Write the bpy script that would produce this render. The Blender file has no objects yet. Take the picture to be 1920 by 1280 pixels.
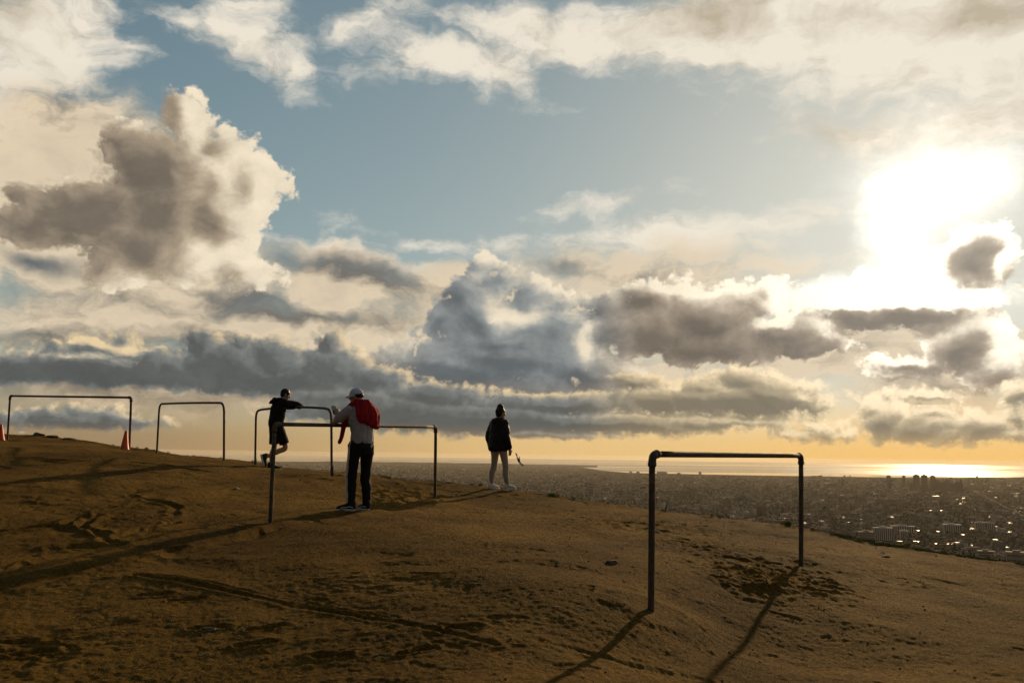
import bpy, bmesh, math, random
import numpy as np
from mathutils import Vector, Matrix, Euler, noise as mnoise

random.seed(7)
rng = np.random.default_rng(11)
SC = bpy.context.scene
COL = SC.collection

# ------------------------------------------------------------------ camera
EYE = Vector((0.0, 0.0, 1.55))
F_PX = 1700.0                                   # focal length in pixels of the 1920 wide photograph
CAM_ROT = Matrix.Rotation(math.radians(90 + 7.1), 3, 'X') @ Matrix.Rotation(math.radians(0.78), 3, 'Z')
cam_data = bpy.data.cameras.new('camera')
cam_data.sensor_width = 36.0
cam_data.lens = F_PX / 1920.0 * 36.0
cam_data.clip_start = 0.05
cam_data.clip_end = 200000.0
cam = bpy.data.objects.new('camera', cam_data)
COL.objects.link(cam)
cam.matrix_world = Matrix.Translation(EYE) @ CAM_ROT.to_4x4()
SC.camera = cam


def ray(px, py):
    """direction of a point of the photograph in the world"""
    return (CAM_ROT @ Vector(((px - 960) / F_PX, -(py - 640) / F_PX, -1.0))).normalized()


def at(px, py, dist):
    """the point seen at px, py whose distance along the camera's horizontal heading (+Y) is dist"""
    d = ray(px, py)
    return EYE + d * (dist / d.y)


def azel(px, py):
    d = ray(px, py)
    return math.degrees(math.atan2(d.x, d.y)), math.degrees(math.asin(d.z))


SUN_DIR = ray(1742, 352)
SUN_AZ, SUN_EL = azel(1742, 352)

# ------------------------------------------------------------------ exposure
SC.view_settings.view_transform = 'Standard'
SC.view_settings.look = 'None'
SC.view_settings.gamma = 1.0
SC.view_settings.exposure = 0.0
SC.view_settings.use_curve_mapping = False
SC.render.film_transparent = False
SC.cycles.use_denoising = True
SC.cycles.use_adaptive_sampling = True
SC.cycles.adaptive_threshold = 0.02
SC.cycles.adaptive_min_samples = 8
SC.cycles.max_bounces = 5
SC.cycles.diffuse_bounces = 2
SC.cycles.glossy_bounces = 2
SC.cycles.transparent_max_bounces = 24
SC.cycles.volume_bounces = 0

# ------------------------------------------------------------------ sun
sun_data = bpy.data.lights.new('sun', 'SUN')
sun_data.energy = 5.0
sun_data.angle = math.radians(0.75)
sun_data.color = (1.0, 0.70, 0.38)
sun = bpy.data.objects.new('sun', sun_data)
COL.objects.link(sun)
sun.rotation_euler = SUN_DIR.to_track_quat('Z', 'Y').to_euler()
sun.location = (0, 0, 60)


def lin(r, g, b):
    """sRGB 0..255 to linear"""
    return tuple(((c / 255 + 0.055) / 1.055) ** 2.4 if c > 10 else c / 255 / 12.92 for c in (r, g, b))


# ------------------------------------------------------------------ small expression helper for node trees
class Nodes:
    def __init__(self, tree):
        self.t = tree

    def new(self, kind, **props):
        n = self.t.nodes.new(kind)
        for k, v in props.items():
            setattr(n, k, v)
        return n

    def put(self, sock, v):
        if isinstance(v, bpy.types.NodeSocket):
            self.t.links.new(v, sock)
        else:
            sock.default_value = v

    def m(self, op, a, b=None, c=None, clamp=False):
        n = self.new('ShaderNodeMath', operation=op, use_clamp=clamp)
        for i, v in enumerate((a, b, c)):
            if v is not None:
                self.put(n.inputs[i], v)
        return n.outputs[0]

    def v(self, op, a, b=None, c=None, scale=None):
        n = self.new('ShaderNodeVectorMath', operation=op)
        for i, x in enumerate((a, b, c)):
            if x is not None:
                self.put(n.inputs[i], x)
        if scale is not None:
            self.put(n.inputs['Scale'], scale)
        return n.outputs['Value'] if op in ('LENGTH', 'DOT_PRODUCT', 'DISTANCE') else n.outputs['Vector']

    def add(self, a, b): return self.m('ADD', a, b)
    def sub(self, a, b): return self.m('SUBTRACT', a, b)
    def mul(self, a, b): return self.m('MULTIPLY', a, b)
    def mad(self, a, b, c): return self.m('MULTIPLY_ADD', a, b, c)

    def step(self, x, lo, hi, a=0.0, b=1.0, smooth=True):
        n = self.new('ShaderNodeMapRange', interpolation_type='SMOOTHSTEP' if smooth else 'LINEAR')
        n.clamp = True
        for s, v in zip(n.inputs[:5], (x, lo, hi, a, b)):
            self.put(s, v)
        return n.outputs[0]

    def mix(self, f, a, b, blend='MIX'):
        n = self.new('ShaderNodeMix', data_type='RGBA', blend_type=blend)
        n.clamp_factor = True
        self.put(n.inputs[0], f)
        for s, v in ((n.inputs[6], a), (n.inputs[7], b)):
            if isinstance(v, tuple) and len(v) == 3:
                v = v + (1.0,)
            self.put(s, v)
        return n.outputs[2]

    def fbm(self, vec, scale, detail=5, rough=0.55, dim='3D', distort=0.0, lac=2.0, color=False, kind='FBM'):
        n = self.new('ShaderNodeTexNoise', noise_dimensions=dim)
        n.noise_type = kind
        self.put(n.inputs['Vector'], vec)
        self.put(n.inputs['Scale'], scale)
        n.inputs['Detail'].default_value = detail
        n.inputs['Roughness'].default_value = rough
        n.inputs['Distortion'].default_value = distort
        n.inputs['Lacunarity'].default_value = lac
        return n.outputs['Color' if color else 'Fac']

    def voro(self, vec, scale, detail=0.0, rough=0.5, dim='3D', feature='F1', out='Distance', lac=2.0):
        n = self.new('ShaderNodeTexVoronoi', voronoi_dimensions=dim, feature=feature)
        self.put(n.inputs['Vector'], vec)
        n.inputs['Scale'].default_value = scale
        n.inputs['Detail'].default_value = detail
        n.inputs['Roughness'].default_value = rough
        n.inputs['Lacunarity'].default_value = lac
        return n.outputs[out]

# ------------------------------------------------------------------ where the clouds stand (read off the photograph)
SKY_STRENGTH = 0.085
SKY_TINT = (0.92, 1.0, 0.84)
SKY_DUST = 0.7
SKY_AWAY = 0.32
GLEAM = [(1745, 340, 165, 100, 0, 0.42), (1755, 350, 80, 56, 0, 0.5), (1690, 430, 60, 80, 20, 0.6), (1680, 485, 80, 60, 0, 0.4), (1640, 545, 170, 30, 0, 0.7), (1810, 562, 120, 20, 0, 0.4), (1860, 330, 110, 44, 0, 0.2), (1640, 370, 30, 40, 0, 0.25)]
C_HIGH_LIGHT = lin(240, 230, 212)
C_HIGH_DARK = lin(190, 176, 152)
C_VEIL_LIGHT = lin(226, 206, 176)
C_VEIL_DARK = lin(118, 111, 102)
C_BLUE_SHADE = lin(104, 107, 108)
C_GLOW = (1.0, 0.93, 0.80)

HIGH = [  # x, y, rx, ry, turn
    (830, 112, 130, 42, 6), (940, 130, 105, 56, 12), (740, 128, 60, 12, -8), (1000, 52, 150, 40), (1150, 74, 280, 62),
    (1450, 62, 380, 88), (1750, 80, 320, 105), (1505, 150, 70, 22, 22), (1900, 140, 150, 66), (700, 40, 60, 14, -30),
    (80, 80, 140, 120), (15, 190, 66, 100), (160, 40, 70, 70), (470, 84, 115, 50, 24), (545, 118, 66, 42, 20), (380, 48, 86, 22, 12),
    (455, 6, 60, 30), (235, 95, 26, 16), (1240, 440, 150, 34), (1130, 385, 66, 10, -10), (780, 450, 84, 12, 8), (1460, 420, 46, 3),
    (1535, 398, 24, 4), (960, 452, 110, 9), (640, 470, 190, 24, 10), (1610, 250, 160, 40, 10),
    (1850, 230, 160, 60), (1430, 500, 120, 14), (150, 170, 60, 16, 20)]
HIGH_DARK = [(1580, 255, 220, 70, 10, 0.55), (1860, 215, 160, 50, 0, 0.5), (1335, 25, 130, 60, 0, 1.0), (1860, 15, 190, 60, 0, 0.9), (1600, 20, 120, 30, 0, 0.3), (1850, 400, 70, 16, 0, 0.9), (30, 20, 60, 60, 0, 0.6), (1500, 60, 60, 30, 0, 0.3)]
VEIL = [(150, 290, 210, 120), (60, 420, 180, 120), (300, 530, 360, 80), (640, 530, 190, 66, 6), (420, 610, 420, 56), (130, 600, 220, 80), (930, 560, 260, 60),
        (1210, 520, 210, 46), (1060, 495, 90, 22), (760, 620, 160, 60), (1500, 650, 330, 70), (1750, 700, 220, 90), (1100, 720, 400, 60), (300, 720, 500, 60)]
VEIL_DARK = [(1050, 498, 70, 18, 6, 0.8), (660, 505, 150, 32, 12, 1.0), (480, 575, 130, 24, 8, 0.9), (620, 600, 160, 26, 4, 0.8), (120, 200, 160, 60, 0, 0.45),
             (250, 560, 180, 30, 6, 0.5), (60, 640, 140, 24, 0, 0.9), (760, 560, 60, 40, 0, 0.4), (330, 640, 200, 30, 0, 0.7), (300, 730, 500, 50, 0, 0.7)]
VEIL_BLUE = [(70, 490, 80, 24, 8, 1.0), (530, 490, 44, 20, 10, 0.9), (660, 498, 120, 20, 12, 0.55), (450, 560, 110, 16, 8, 0.6)]

CUM_BACK = [
    (350, 226, 46, 54), (440, 288, 52, 54), (480, 352, 54, 62), (522, 336, 30, 14, 20), (430, 420, 84, 76), (330, 330, 120, 84), (335, 405, 95, 64), (420, 350, 60, 60), (258, 282, 62, 52),
    (200, 400, 140, 70), (80, 426, 110, 38), (300, 470, 150, 62), (470, 512, 60, 34), (210, 506, 62, 44), (60, 375, 60, 24, 0),
    (903, 478, 16, 16), (906, 500, 22, 24), (955, 520, 34, 26), (880, 562, 56, 42), (842, 606, 40, 44), (1000, 566, 50, 46), (955, 640, 170, 46), (850, 684, 170, 46), (930, 600, 110, 50),
    (950, 668, 200, 50), (1052, 622, 46, 42), (1100, 690, 104, 44), (750, 694, 74, 34), (930, 726, 250, 22), (1060, 575, 24, 22), (1150, 706, 70, 28),
    (1140, 580, 46, 36), (1170, 610, 70, 40), (1240, 556, 74, 36), (1290, 545, 50, 26), (1320, 590, 116, 48), (1420, 562, 52, 36), (1446, 542, 28, 24), (1480, 612, 104, 36),
    (1530, 642, 86, 22), (1350, 650, 160, 36), (1250, 620, 96, 46),
    (1826, 446, 42, 34), (1818, 486, 78, 46), (1800, 514, 100, 24), (1876, 504, 40, 40), (1726, 528, 60, 9), (1848, 452, 40, 36), (1640, 545, 130, 34), (1580, 574, 110, 20), (1750, 566, 150, 24),
    (1620, 592, 76, 26), (1720, 596, 88, 26), (1800, 642, 90, 52), (1862, 686, 72, 46), (1690, 694, 100, 22), (1832, 606, 56, 36)]
CUM_BACK_DARK = [
    (215, 400, 240, 90, -12, 0.42), (265, 290, 90, 66, 0, 0.2), (60, 430, 120, 40, 0, 0.2),
    (1818, 484, 70, 50, 0, 0.7), (1735, 528, 50, 11, 0, 0.6), (1620, 594, 66, 18, 0, 0.9), (1720, 598, 76, 18, 0, 0.9), (1340, 640, 200, 40, 0, 0.5),
    (1800, 650, 50, 30, 0, 0.5), (1690, 696, 90, 12, 0, 0.8), (900, 725, 220, 24, 0, 0.5), (1530, 648, 90, 16, 0, 0.5), (1180, 580, 60, 30, 0, 0.4)]
CUM_BACK_LIGHT = [
    (905, 480, 14, 14, 0, 0.3), (1470, 590, 60, 14, -12, 0.8), (1800, 562, 130, 14, 0, 1.0), (1250, 530, 60, 12, 0, 0.4), (1430, 530, 40, 16, 0, 0.5),
    (962, 586, 50, 32, 0, 1.0), (455, 370, 100, 140, 0, 0.60), (430, 480, 110, 30, 0, 0.4), (1640, 538, 150, 30, 0, 1.4), (1560, 560, 120, 18, 0, 1.0), (1900, 470, 26, 60, 20, 0.6),
    (1280, 545, 70, 16, 0, 0.5), (1100, 640, 30, 40, 0, 0.7), (880, 640, 120, 40, 0, 0.15), (1880, 640, 30, 60, 0, 0.4), (380, 200, 40, 60, 0, 0.5), (480, 525, 70, 30, 0, 0.4)]

CUM_LOW = [
    (430, 684, 112, 40), (520, 672, 62, 40), (624, 646, 34, 32), (632, 692, 76, 48), (384, 656, 40, 36), (330, 704, 60, 26), (560, 716, 170, 26), (440, 714, 170, 26), (460, 650, 30, 20),
    (140, 694, 300, 30), (0, 690, 120, 30), (180, 648, 84, 16), (230, 640, 36, 18), (120, 652, 34, 14), (290, 680, 80, 30), (700, 716, 90, 30),
    (700, 766, 190, 36), (900, 784, 300, 30), (1150, 792, 270, 20), (1050, 756, 200, 20), (640, 744, 130, 26), (820, 744, 140, 24), (1000, 812, 180, 10),
    (1350, 752, 190, 30), (1450, 738, 100, 40), (1400, 712, 56, 26), (1230, 752, 120, 26), (1200, 716, 60, 18), (1330, 728, 60, 24), (1300, 790, 180, 12), (1520, 756, 40, 18),
    (1660, 784, 54, 44), (1634, 764, 32, 26), (1722, 798, 80, 32), (1832, 798, 60, 34), (1905, 812, 50, 18), (1748, 768, 44, 13), (1912, 736, 30, 22), (1905, 782, 22, 30), (1780, 810, 60, 18),
    (1545, 804, 36, 18), (1720, 738, 66, 8), (1500, 812, 46, 10), (1570, 812, 34, 10),
    (150, 790, 160, 14), (110, 779, 60, 14), (220, 782, 44, 16), (275, 792, 44, 12), (165, 773, 30, 12), (20, 788, 60, 14)]
CUM_LOW_DARK = [(450, 706, 220, 22, 0, 0.35), (150, 700, 300, 24, 0, 0.4), (900, 786, 300, 22, 0, 0.15), (1400, 762, 180, 16, 0, 0.35), (150, 792, 180, 14, 0, 0.35)]
CUM_LOW_LIGHT = [(1625, 770, 30, 40, 0, 0.35), (1700, 762, 60, 14, 0, 0.3), (1850, 775, 50, 14, 0, 0.3), (180, 638, 90, 16, 0, 0.95), (1745, 768, 30, 10, 0, 0.3), (1288, 730, 20, 12, 0, 0.9), (1500, 735, 30, 10, 0, 0.5)]
SOIL_DARK = (0.062, 0.0358, 0.0068)
SOIL_LIGHT = (0.172, 0.101, 0.0225)
SOIL_RED = (0.122, 0.063, 0.0120)
HAZE_COLOR = (0.74, 0.68, 0.58, 1)
HAZE_DENSITY = 1.15e-5
HAZE_G = 0.35

# ------------------------------------------------------------------ world: physical sky with the evening's clouds
# The sky is a function of direction only (azimuth, elevation). It is cut into tiles, so that a ray works out
# only the clouds that stand in its own part of the sky.
world = bpy.data.worlds.new('World')
world.use_nodes = True
wt = world.node_tree
wt.nodes.clear()


def blob_list(blobs):
    """clouds as read off the photograph (pixels) -> azimuth, elevation, radii in degrees, turn, weight"""
    out = []
    for b in blobs:
        px, py, rx, ry = b[:4]
        rot = b[4] if len(b) > 4 else 0.0
        w = b[5] if len(b) > 5 else 1.0
        a, e = azel(px, py)
        kx = azel(px + 10, py)[0] - azel(px - 10, py)[0]
        ky = azel(px, py - 10)[1] - azel(px, py + 10)[1]
        out.append((a, e, rx * kx / 20, ry * ky / 20, -rot - 0.78, w))
    return out


def near_tile(blobs, tile, margin, grow=1.0):
    a0, a1, e0, e1 = tile
    out = []
    for b in blobs:
        c, s = abs(math.cos(math.radians(b[4]))), abs(math.sin(math.radians(b[4])))
        wx, wy = (b[2] * c + b[3] * s) * grow + margin, (b[2] * s + b[3] * c) * grow + margin
        if b[0] + wx > a0 and b[0] - wx < a1 and b[1] + wy > e0 and b[1] - wy < e1:
            out.append(b)
    return out


def ellipse(W, uv, a, e, rx, ry, rot):
    """distance from the middle of an ellipse in units of its radii"""
    if abs(rot) < 1.5:
        return W.v('LENGTH', W.v('MULTIPLY_ADD', uv, (1 / rx, 1 / ry, 0), (-a / rx, -e / ry, 0)))
    c, s = math.cos(math.radians(rot)), math.sin(math.radians(rot))
    X = W.v('DOT_PRODUCT', uv, (c / rx, s / rx, -(a * c + e * s) / rx))
    Y = W.v('DOT_PRODUCT', uv, (-s / ry, c / ry, -(-a * s + e * c) / ry))
    return W.m('SQRT', W.mad(X, X, W.mul(Y, Y)))


def new_group(name, ins, out_type='Float'):
    g = bpy.data.node_groups.new(name, 'ShaderNodeTree')
    for n, t in ins:
        g.interface.new_socket(n, in_out='INPUT', socket_type='NodeSocket' + t)
    g.interface.new_socket('Out', in_out='OUTPUT', socket_type='NodeSocket' + out_type)
    G = Nodes(g)
    gi = G.new('NodeGroupInput')
    return g, G, {n: gi.outputs[n] for n, t in ins}


def close_group(G, value):
    go = G.new('NodeGroupOutput')
    G.put(go.inputs[0], value)
    return G.t


def call(W, group, **ins):
    n = W.new('ShaderNodeGroup', node_tree=group)
    for k, v in ins.items():
        if isinstance(v, tuple) and len(v) == 3 and n.inputs[k].type == 'RGBA':
            v = v + (1.0,)
        W.put(n.inputs[k], v)
    return n.outputs[0]


def field_group(blobs, k=0.6):
    """signed distance (degrees, negative inside) to the soft union of the clouds"""
    g, G, I = new_group('cloud_field', (('uv', 'Vector'),))
    acc = None
    for a, e, rx, ry, rot, w in blobs:
        r = min(rx, ry) ** 0.75 * max(rx, ry) ** 0.25
        L = G.mad(ellipse(G, I['uv'], a, e, rx, ry, rot), r, -r)
        acc = L if acc is None else G.m('SMOOTH_MIN', acc, L, k)
    return close_group(G, acc)


def field(W, uv, blobs, k=0.6):
    return call(W, field_group(blobs, k), uv=uv)


def patches(W, uv, blobs):
    """sum of soft patches, each weighing w at its middle"""
    if not blobs:
        return 0.0
    g, G, I = new_group('cloud_patches', (('uv', 'Vector'),))
    acc = None
    for a, e, rx, ry, rot, w in blobs:
        L = G.step(ellipse(G, I['uv'], a, e, rx * 1.5, ry * 1.5, rot), 0.0, 1.0, w, 0.0)
        acc = L if acc is None else G.add(acc, L)
    return call(W, close_group(G, acc), uv=uv)


def scaled(W, uv, sx, sy, off=0.0):
    return W.v('MULTIPLY_ADD', uv, (sx, sy, 1), (off, off * 0.7, off))


B = {k: blob_list(globals()[k]) for k in ('HIGH', 'HIGH_DARK', 'VEIL', 'VEIL_DARK', 'VEIL_BLUE', 'CUM_BACK', 'CUM_BACK_DARK',
                                          'CUM_BACK_LIGHT', 'CUM_LOW', 'CUM_LOW_DARK', 'CUM_LOW_LIGHT')}
B['GLEAM'] = blob_list(GLEAM)
SHARED = (('UV', 'Vector'), ('UVS', 'Vector'), ('WARP', 'Vector'), ('TOSUN', 'Vector'), ('SKYC', 'Vector'), ('STREAK', 'Float'), ('FINE', 'Float'),
          ('GEN', 'Float'), ('NEAR', 'Float'), ('CORE', 'Float'), ('WIDE', 'Float'), ('AZ', 'Float'), ('EL', 'Float'), ('AWAY', 'Float'))


def billow_group(seed, size, amp):
    """cauliflower relief, about -1 .. 1"""
    g, G, I = new_group('cloud_relief', (('uv', 'Vector'), ('WARP', 'Vector')))
    w = G.v('MULTIPLY_ADD', I['WARP'], (1.3, 1.0, 0), I['uv'])
    p = scaled(G, w, size, size * 1.15, seed)
    a = G.voro(p, 1.0, 3.0, 0.5, '2D', 'F1', lac=2.3)
    b = G.fbm(p, 2.2, 5, 0.60, '2D')
    return close_group(G, G.mul(G.add(G.mul(G.sub(0.50, a), 1.5), G.mul(G.sub(b, 0.5), 1.5)), amp))


def shade_group():
    g, G, I = new_group('cloud_light', (('col', 'Color'), ('f0', 'Float'), ('f1', 'Float'), ('d0', 'Float'), ('d1', 'Float'), ('adjust', 'Float'), ('FINE', 'Float'), ('NEAR', 'Float'),
                                        ('CORE', 'Float'), ('WIDE', 'Float'), ('dark', 'Color'), ('mid', 'Color'), ('light', 'Color'),
                                        ('thick', 'Float'), ('soft', 'Float'), ('delta', 'Float'), ('alpha', 'Float'), ('base', 'Float')), 'Color')
    a = G.step(I['d0'], 0.0, I['soft'])
    facing = G.m('DIVIDE', G.sub(I['d0'], I['d1']), I['delta'])
    core = G.step(G.mad(I['f0'], 0.68, G.mul(I['d0'], 0.32)), 0.0, I['thick'])                                  # how much cloud the light has to pass
    lit = G.mad(G.m('MINIMUM', G.m('MAXIMUM', facing, -0.9), 1.1), G.mad(core, -0.20, 0.32), G.mad(core, -0.70, I['base']))
    lit = G.add(lit, G.mul(G.sub(1.0, core), G.mul(I['NEAR'], 0.5)))
    side = G.m('DIVIDE', G.sub(I['f0'], I['f1']), I['delta'])
    lit = G.mad(G.m('MINIMUM', G.m('MAXIMUM', side, -0.8), 0.9), 0.30, lit)
    rim = G.mul(G.step(I['d0'], 0.06, 0.85, 1.0, 0.0), G.m('MULTIPLY_ADD', facing, 0.8, 0.35, clamp=True))
    lit = G.mad(rim, G.mad(I['NEAR'], 0.7, 0.32), lit)
    lit = G.add(lit, I['adjust'])
    lit = G.mad(G.sub(I['FINE'], 0.5), 0.35, lit)
    c = G.mix(G.step(lit, -0.35, 0.48), I['dark'], I['mid'])
    c = G.mix(G.step(lit, 0.22, 1.10), c, I['light'])
    rel = G.sub(I['d0'], I['f0'])
    c = G.v('SCALE', c, scale=G.mad(rel, 0.07, G.mad(I['FINE'], 0.44, 0.76)))        # folds and wisps within the cloud
    c = G.v('ADD', c, G.v('SCALE', C_GLOW, scale=G.mul(G.step(lit, 0.35, 1.0), G.mad(I['NEAR'], 0.8, G.mul(I['CORE'], 0.8)))))
    c = G.v('ADD', c, G.v('SCALE', C_GLOW, scale=G.mad(I['WIDE'], 0.06, G.mul(I['NEAR'], 0.13))))
    return close_group(G, G.mix(G.mul(a, I['alpha']), I['col'], c))


SHADE = shade_group()


def cumulus(W, S, tile, col, name, relief, bias, c_dark, c_mid, c_light, thick, soft, k, alpha=1.0, warp=1.0, delta=0.55, base=0.7):
    blobs = near_tile(B[name], tile, 3.2)
    if not blobs:
        return col
    darks, lights = (near_tile(B[name + x], tile, 2.0, 1.5) for x in ('_DARK', '_LIGHT'))
    fg = field_group(blobs, k)

    def dens(uv):
        wv = W.v('MULTIPLY_ADD', S['WARP'], (1.5 * warp, 1.1 * warp, 0), uv)
        f_ = W.sub(bias, call(W, fg, uv=wv))
        return f_, W.add(call(W, relief, uv=uv, WARP=S['WARP']), f_)
    f0, d0 = dens(S['UV'])
    f1, d1 = dens(W.v('MULTIPLY_ADD', S['TOSUN'], (delta, delta, 0), S['UV']))
    adj = W.sub(patches(W, S['UVS'], lights), patches(W, S['UVS'], darks))
    return call(W, SHADE, col=col, f0=f0, f1=f1, d0=d0, d1=d1, adjust=adj, FINE=S['FINE'], NEAR=S['NEAR'], CORE=S['CORE'], WIDE=S['WIDE'], dark=c_dark, mid=c_mid,
                light=c_light, thick=thick, soft=soft, delta=delta, alpha=alpha, base=base)


RELIEF_BACK = billow_group(4.0, 0.52, 0.62)
RELIEF_LOW = billow_group(13.0, 0.80, 0.42)


TILE_N = 0


def sky_tile(tile):
    """one part of the sky as a node group that gives its light; tile None: the sky all round, outside the listed clouds"""
    global TILE_N
    TILE_N += 1
    g, W, S = new_group('sky_tile', SHARED, 'Shader')
    eps = (TILE_N * 1e-4, 0, 0)
    S['UV'] = W.v('ADD', S['UV'], eps)
    S['UVS'] = W.v('ADD', S['UVS'], eps)
    T = tile or (400, 401, 400, 401)
    col = S['SKYC']
    outside = tile is None or T[3] > 30 or T[0] < -33 or T[1] > 33
    # ---- 1 high sheet of bright cloud and wisps
    high = near_tile(B['HIGH'], T, 5.0)
    gens = None
    if outside:
        inf = W.m('MINIMUM', W.step(W.m('ABSOLUTE', S['AZ']), 30, 40, 1.0, 0.0), W.step(S['EL'], 30, 38, 1.0, 0.0))
        gens = W.mad(inf, 40.0, W.mul(W.sub(0.585, S['GEN']), 30.0))      # sparser cloud goes on all round, thinned to lower the ambient light
    sh = field(W, S['UVS'], high, 1.0) if high else None
    if gens is not None:
        sh = gens if sh is None else W.m('SMOOTH_MIN', sh, gens, 1.0)
    if sh is not None:
        d = W.sub(W.mad(S['STREAK'], 5.0, -1.9), sh)
        d = W.mad(W.sub(S['FINE'], 0.5), 3.2, d)
        a = W.step(d, -0.4, 2.2)
        tone = W.add(patches(W, S['UVS'], near_tile(B['HIGH_DARK'], T, 2.0, 1.5)), W.mul(W.sub(0.52, S['FINE']), 1.6))
        tone = W.m('ADD', tone, W.mul(W.sub(0.5, S['STREAK']), 1.2), clamp=True)
        col = W.mix(W.mul(a, 0.96), col, W.mix(tone, C_HIGH_LIGHT, C_HIGH_DARK))
    # ---- 2 veils and strata
    veil = near_tile(B['VEIL'], T, 6.0)
    if veil:
        d = W.sub(W.mad(S['STREAK'], 5.0, -2.2), field(W, S['UVS'], veil, 1.4))
        d = W.mad(W.sub(S['FINE'], 0.5), 2.4, d)
        a = W.step(d, -1.2, 2.0)
        tone = W.add(patches(W, S['UVS'], near_tile(B['VEIL_DARK'], T, 2.0, 1.5)), W.mul(W.sub(0.50, S['STREAK']), 2.6))
        tone = W.m('ADD', tone, W.mul(W.sub(0.5, S['FINE']), 2.0), clamp=True)
        c = W.mix(tone, C_VEIL_LIGHT, C_VEIL_DARK)
        blue = near_tile(B['VEIL_BLUE'], T, 2.0, 1.5)
        if blue:
            c = W.mix(W.m('ADD', patches(W, S['UVS'], blue), W.mul(W.sub(S['FINE'], 0.5), 0.6), clamp=True), c, C_BLUE_SHADE)
        col = W.mix(W.mul(a, 0.93), col, c)
    # ---- the sun's glow in the thin cloud round it
    col = W.v('ADD', col, W.v('SCALE', C_GLOW, scale=W.mad(S['WIDE'], 0.03, W.mul(S['CORE'], 0.30))))
    gl = near_tile(B['GLEAM'], T, 2.0, 1.5)
    if gl:
        col = W.v('ADD', col, W.v('SCALE', C_GLOW, scale=W.mul(patches(W, S['UVS'], gl), W.mad(W.sub(S['FINE'], 0.5), 3.0, 1.0))))
    # ---- 3 heaped clouds, lit from behind
    AZF = W.step(S['AZ'], -14, -4)            # warm light from the side on the left, blue in the middle
    AZG = W.step(S['AZ'], 3, 9)
    cd = W.mix(AZG, W.mix(AZF, lin(120, 110, 97), lin(104, 109, 111)), lin(114, 104, 92))
    cm = W.mix(AZG, W.mix(AZF, lin(176, 159, 136), lin(152, 156, 154)), lin(160, 145, 126))
    col = cumulus(W, S, T, col, 'CUM_BACK', RELIEF_BACK, 0.46, cd, cm, lin(242, 227, 200), W.mad(AZF, -0.6, W.mad(AZG, 0.4, 2.6)), 0.42, 1.15, 1.0, 1.0, 0.8, W.mad(AZF, -0.14, W.mad(AZG, 0.14, 0.70)))
    # ---- warm air low over the plain, in front of the far clouds
    LOWC = W.mix(W.step(S['AZ'], -28, 8), lin(156, 130, 98), W.mix(W.step(S['AZ'], 6, 24), lin(232, 192, 128), lin(246, 196, 116)))
    col = W.mix(W.mul(W.step(S['EL'], 0.0, 5.0, 1.0, 0.0), 0.93), col, LOWC)
    cd = W.mix(AZG, lin(90, 93, 92), lin(126, 116, 98))
    cm = W.mix(AZG, lin(128, 131, 128), lin(168, 154, 126))
    col = cumulus(W, S, T, col, 'CUM_LOW', RELIEF_LOW, 0.52, cd, cm, lin(238, 212, 168), 1.9, 0.62, 0.4, 0.96, 0.8, 0.4, W.mad(AZG, 0.14, 0.44))
    # ---- haze at the very horizon, glare near the sun
    col = W.mix(W.step(S['EL'], -0.6, 2.0, 0.75, 0.0), col, LOWC)
    col = W.v('ADD', col, W.v('SCALE', C_GLOW, scale=W.mad(S['CORE'], 0.22, W.mul(S['NEAR'], 0.02))))
    if outside:
        col = W.v('SCALE', col, scale=S['AWAY'])               # sky out of view dimmed away from the sun to lower ambient light
    bg = W.new('ShaderNodeBackground')
    W.put(bg.inputs[0], col)
    return close_group(W, bg.outputs[0])


AZ_CUTS = [-36, -22, -12, -2, 7, 16, 24, 36]
EL_CUTS = [-3, 5.5, 12, 19, 42]
GROUPS = {}
for i in range(len(AZ_CUTS) - 1):
    for j in range(len(EL_CUTS) - 1):
        GROUPS[i, j] = sky_tile((AZ_CUTS[i], AZ_CUTS[i + 1], EL_CUTS[j], EL_CUTS[j + 1]))
ALL_ROUND = sky_tile(None)

W = Nodes(wt)
tc = W.new('ShaderNodeTexCoord')
DIR = W.v('NORMALIZE', tc.outputs['Generated'])
sep = W.new('ShaderNodeSeparateXYZ')
W.put(sep.inputs[0], DIR)
AZ = W.mul(W.m('ARCTAN2', sep.outputs[0], sep.outputs[1]), 180 / math.pi)
EL = W.mul(W.m('ARCSINE', sep.outputs[2]), 180 / math.pi)
cb = W.new('ShaderNodeCombineXYZ')
W.put(cb.inputs[0], AZ)
W.put(cb.inputs[1], EL)
cb.inputs[2].default_value = 1.0
UV = cb.outputs[0]                              # the sky in degrees: azimuth, elevation
sky = W.new('ShaderNodeTexSky', sky_type='NISHITA')
sky.sun_disc = False
sky.sun_elevation = math.radians(SUN_EL)
sky.sun_rotation = math.radians(SUN_AZ)
sky.altitude = 300
sky.air_density = 1.0
sky.dust_density = SKY_DUST
sky.ozone_density = 1.2
ANG = W.mul(W.m('ARCCOSINE', W.m('MINIMUM', W.v('DOT_PRODUCT', DIR, tuple(SUN_DIR)), 0.999999)), 180 / math.pi)
TOSUN = W.v('NORMALIZE', W.v('SUBTRACT', (SUN_AZ, SUN_EL + 1.0, 1.0), UV))
NEAR = W.m('EXPONENT', W.mul(W.m('POWER', W.m('DIVIDE', ANG, 11.0), 2.0), -1.0))      # 1 at the sun, 0 far away
CORE = W.m('EXPONENT', W.mul(W.m('POWER', W.m('DIVIDE', ANG, 2.6), 2.0), -1.0))
WIDE = W.m('EXPONENT', W.mul(ANG, -1 / 7.0))
SKYC = W.v('SCALE', W.v('MULTIPLY', sky.outputs[0], SKY_TINT), scale=SKY_STRENGTH)
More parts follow.
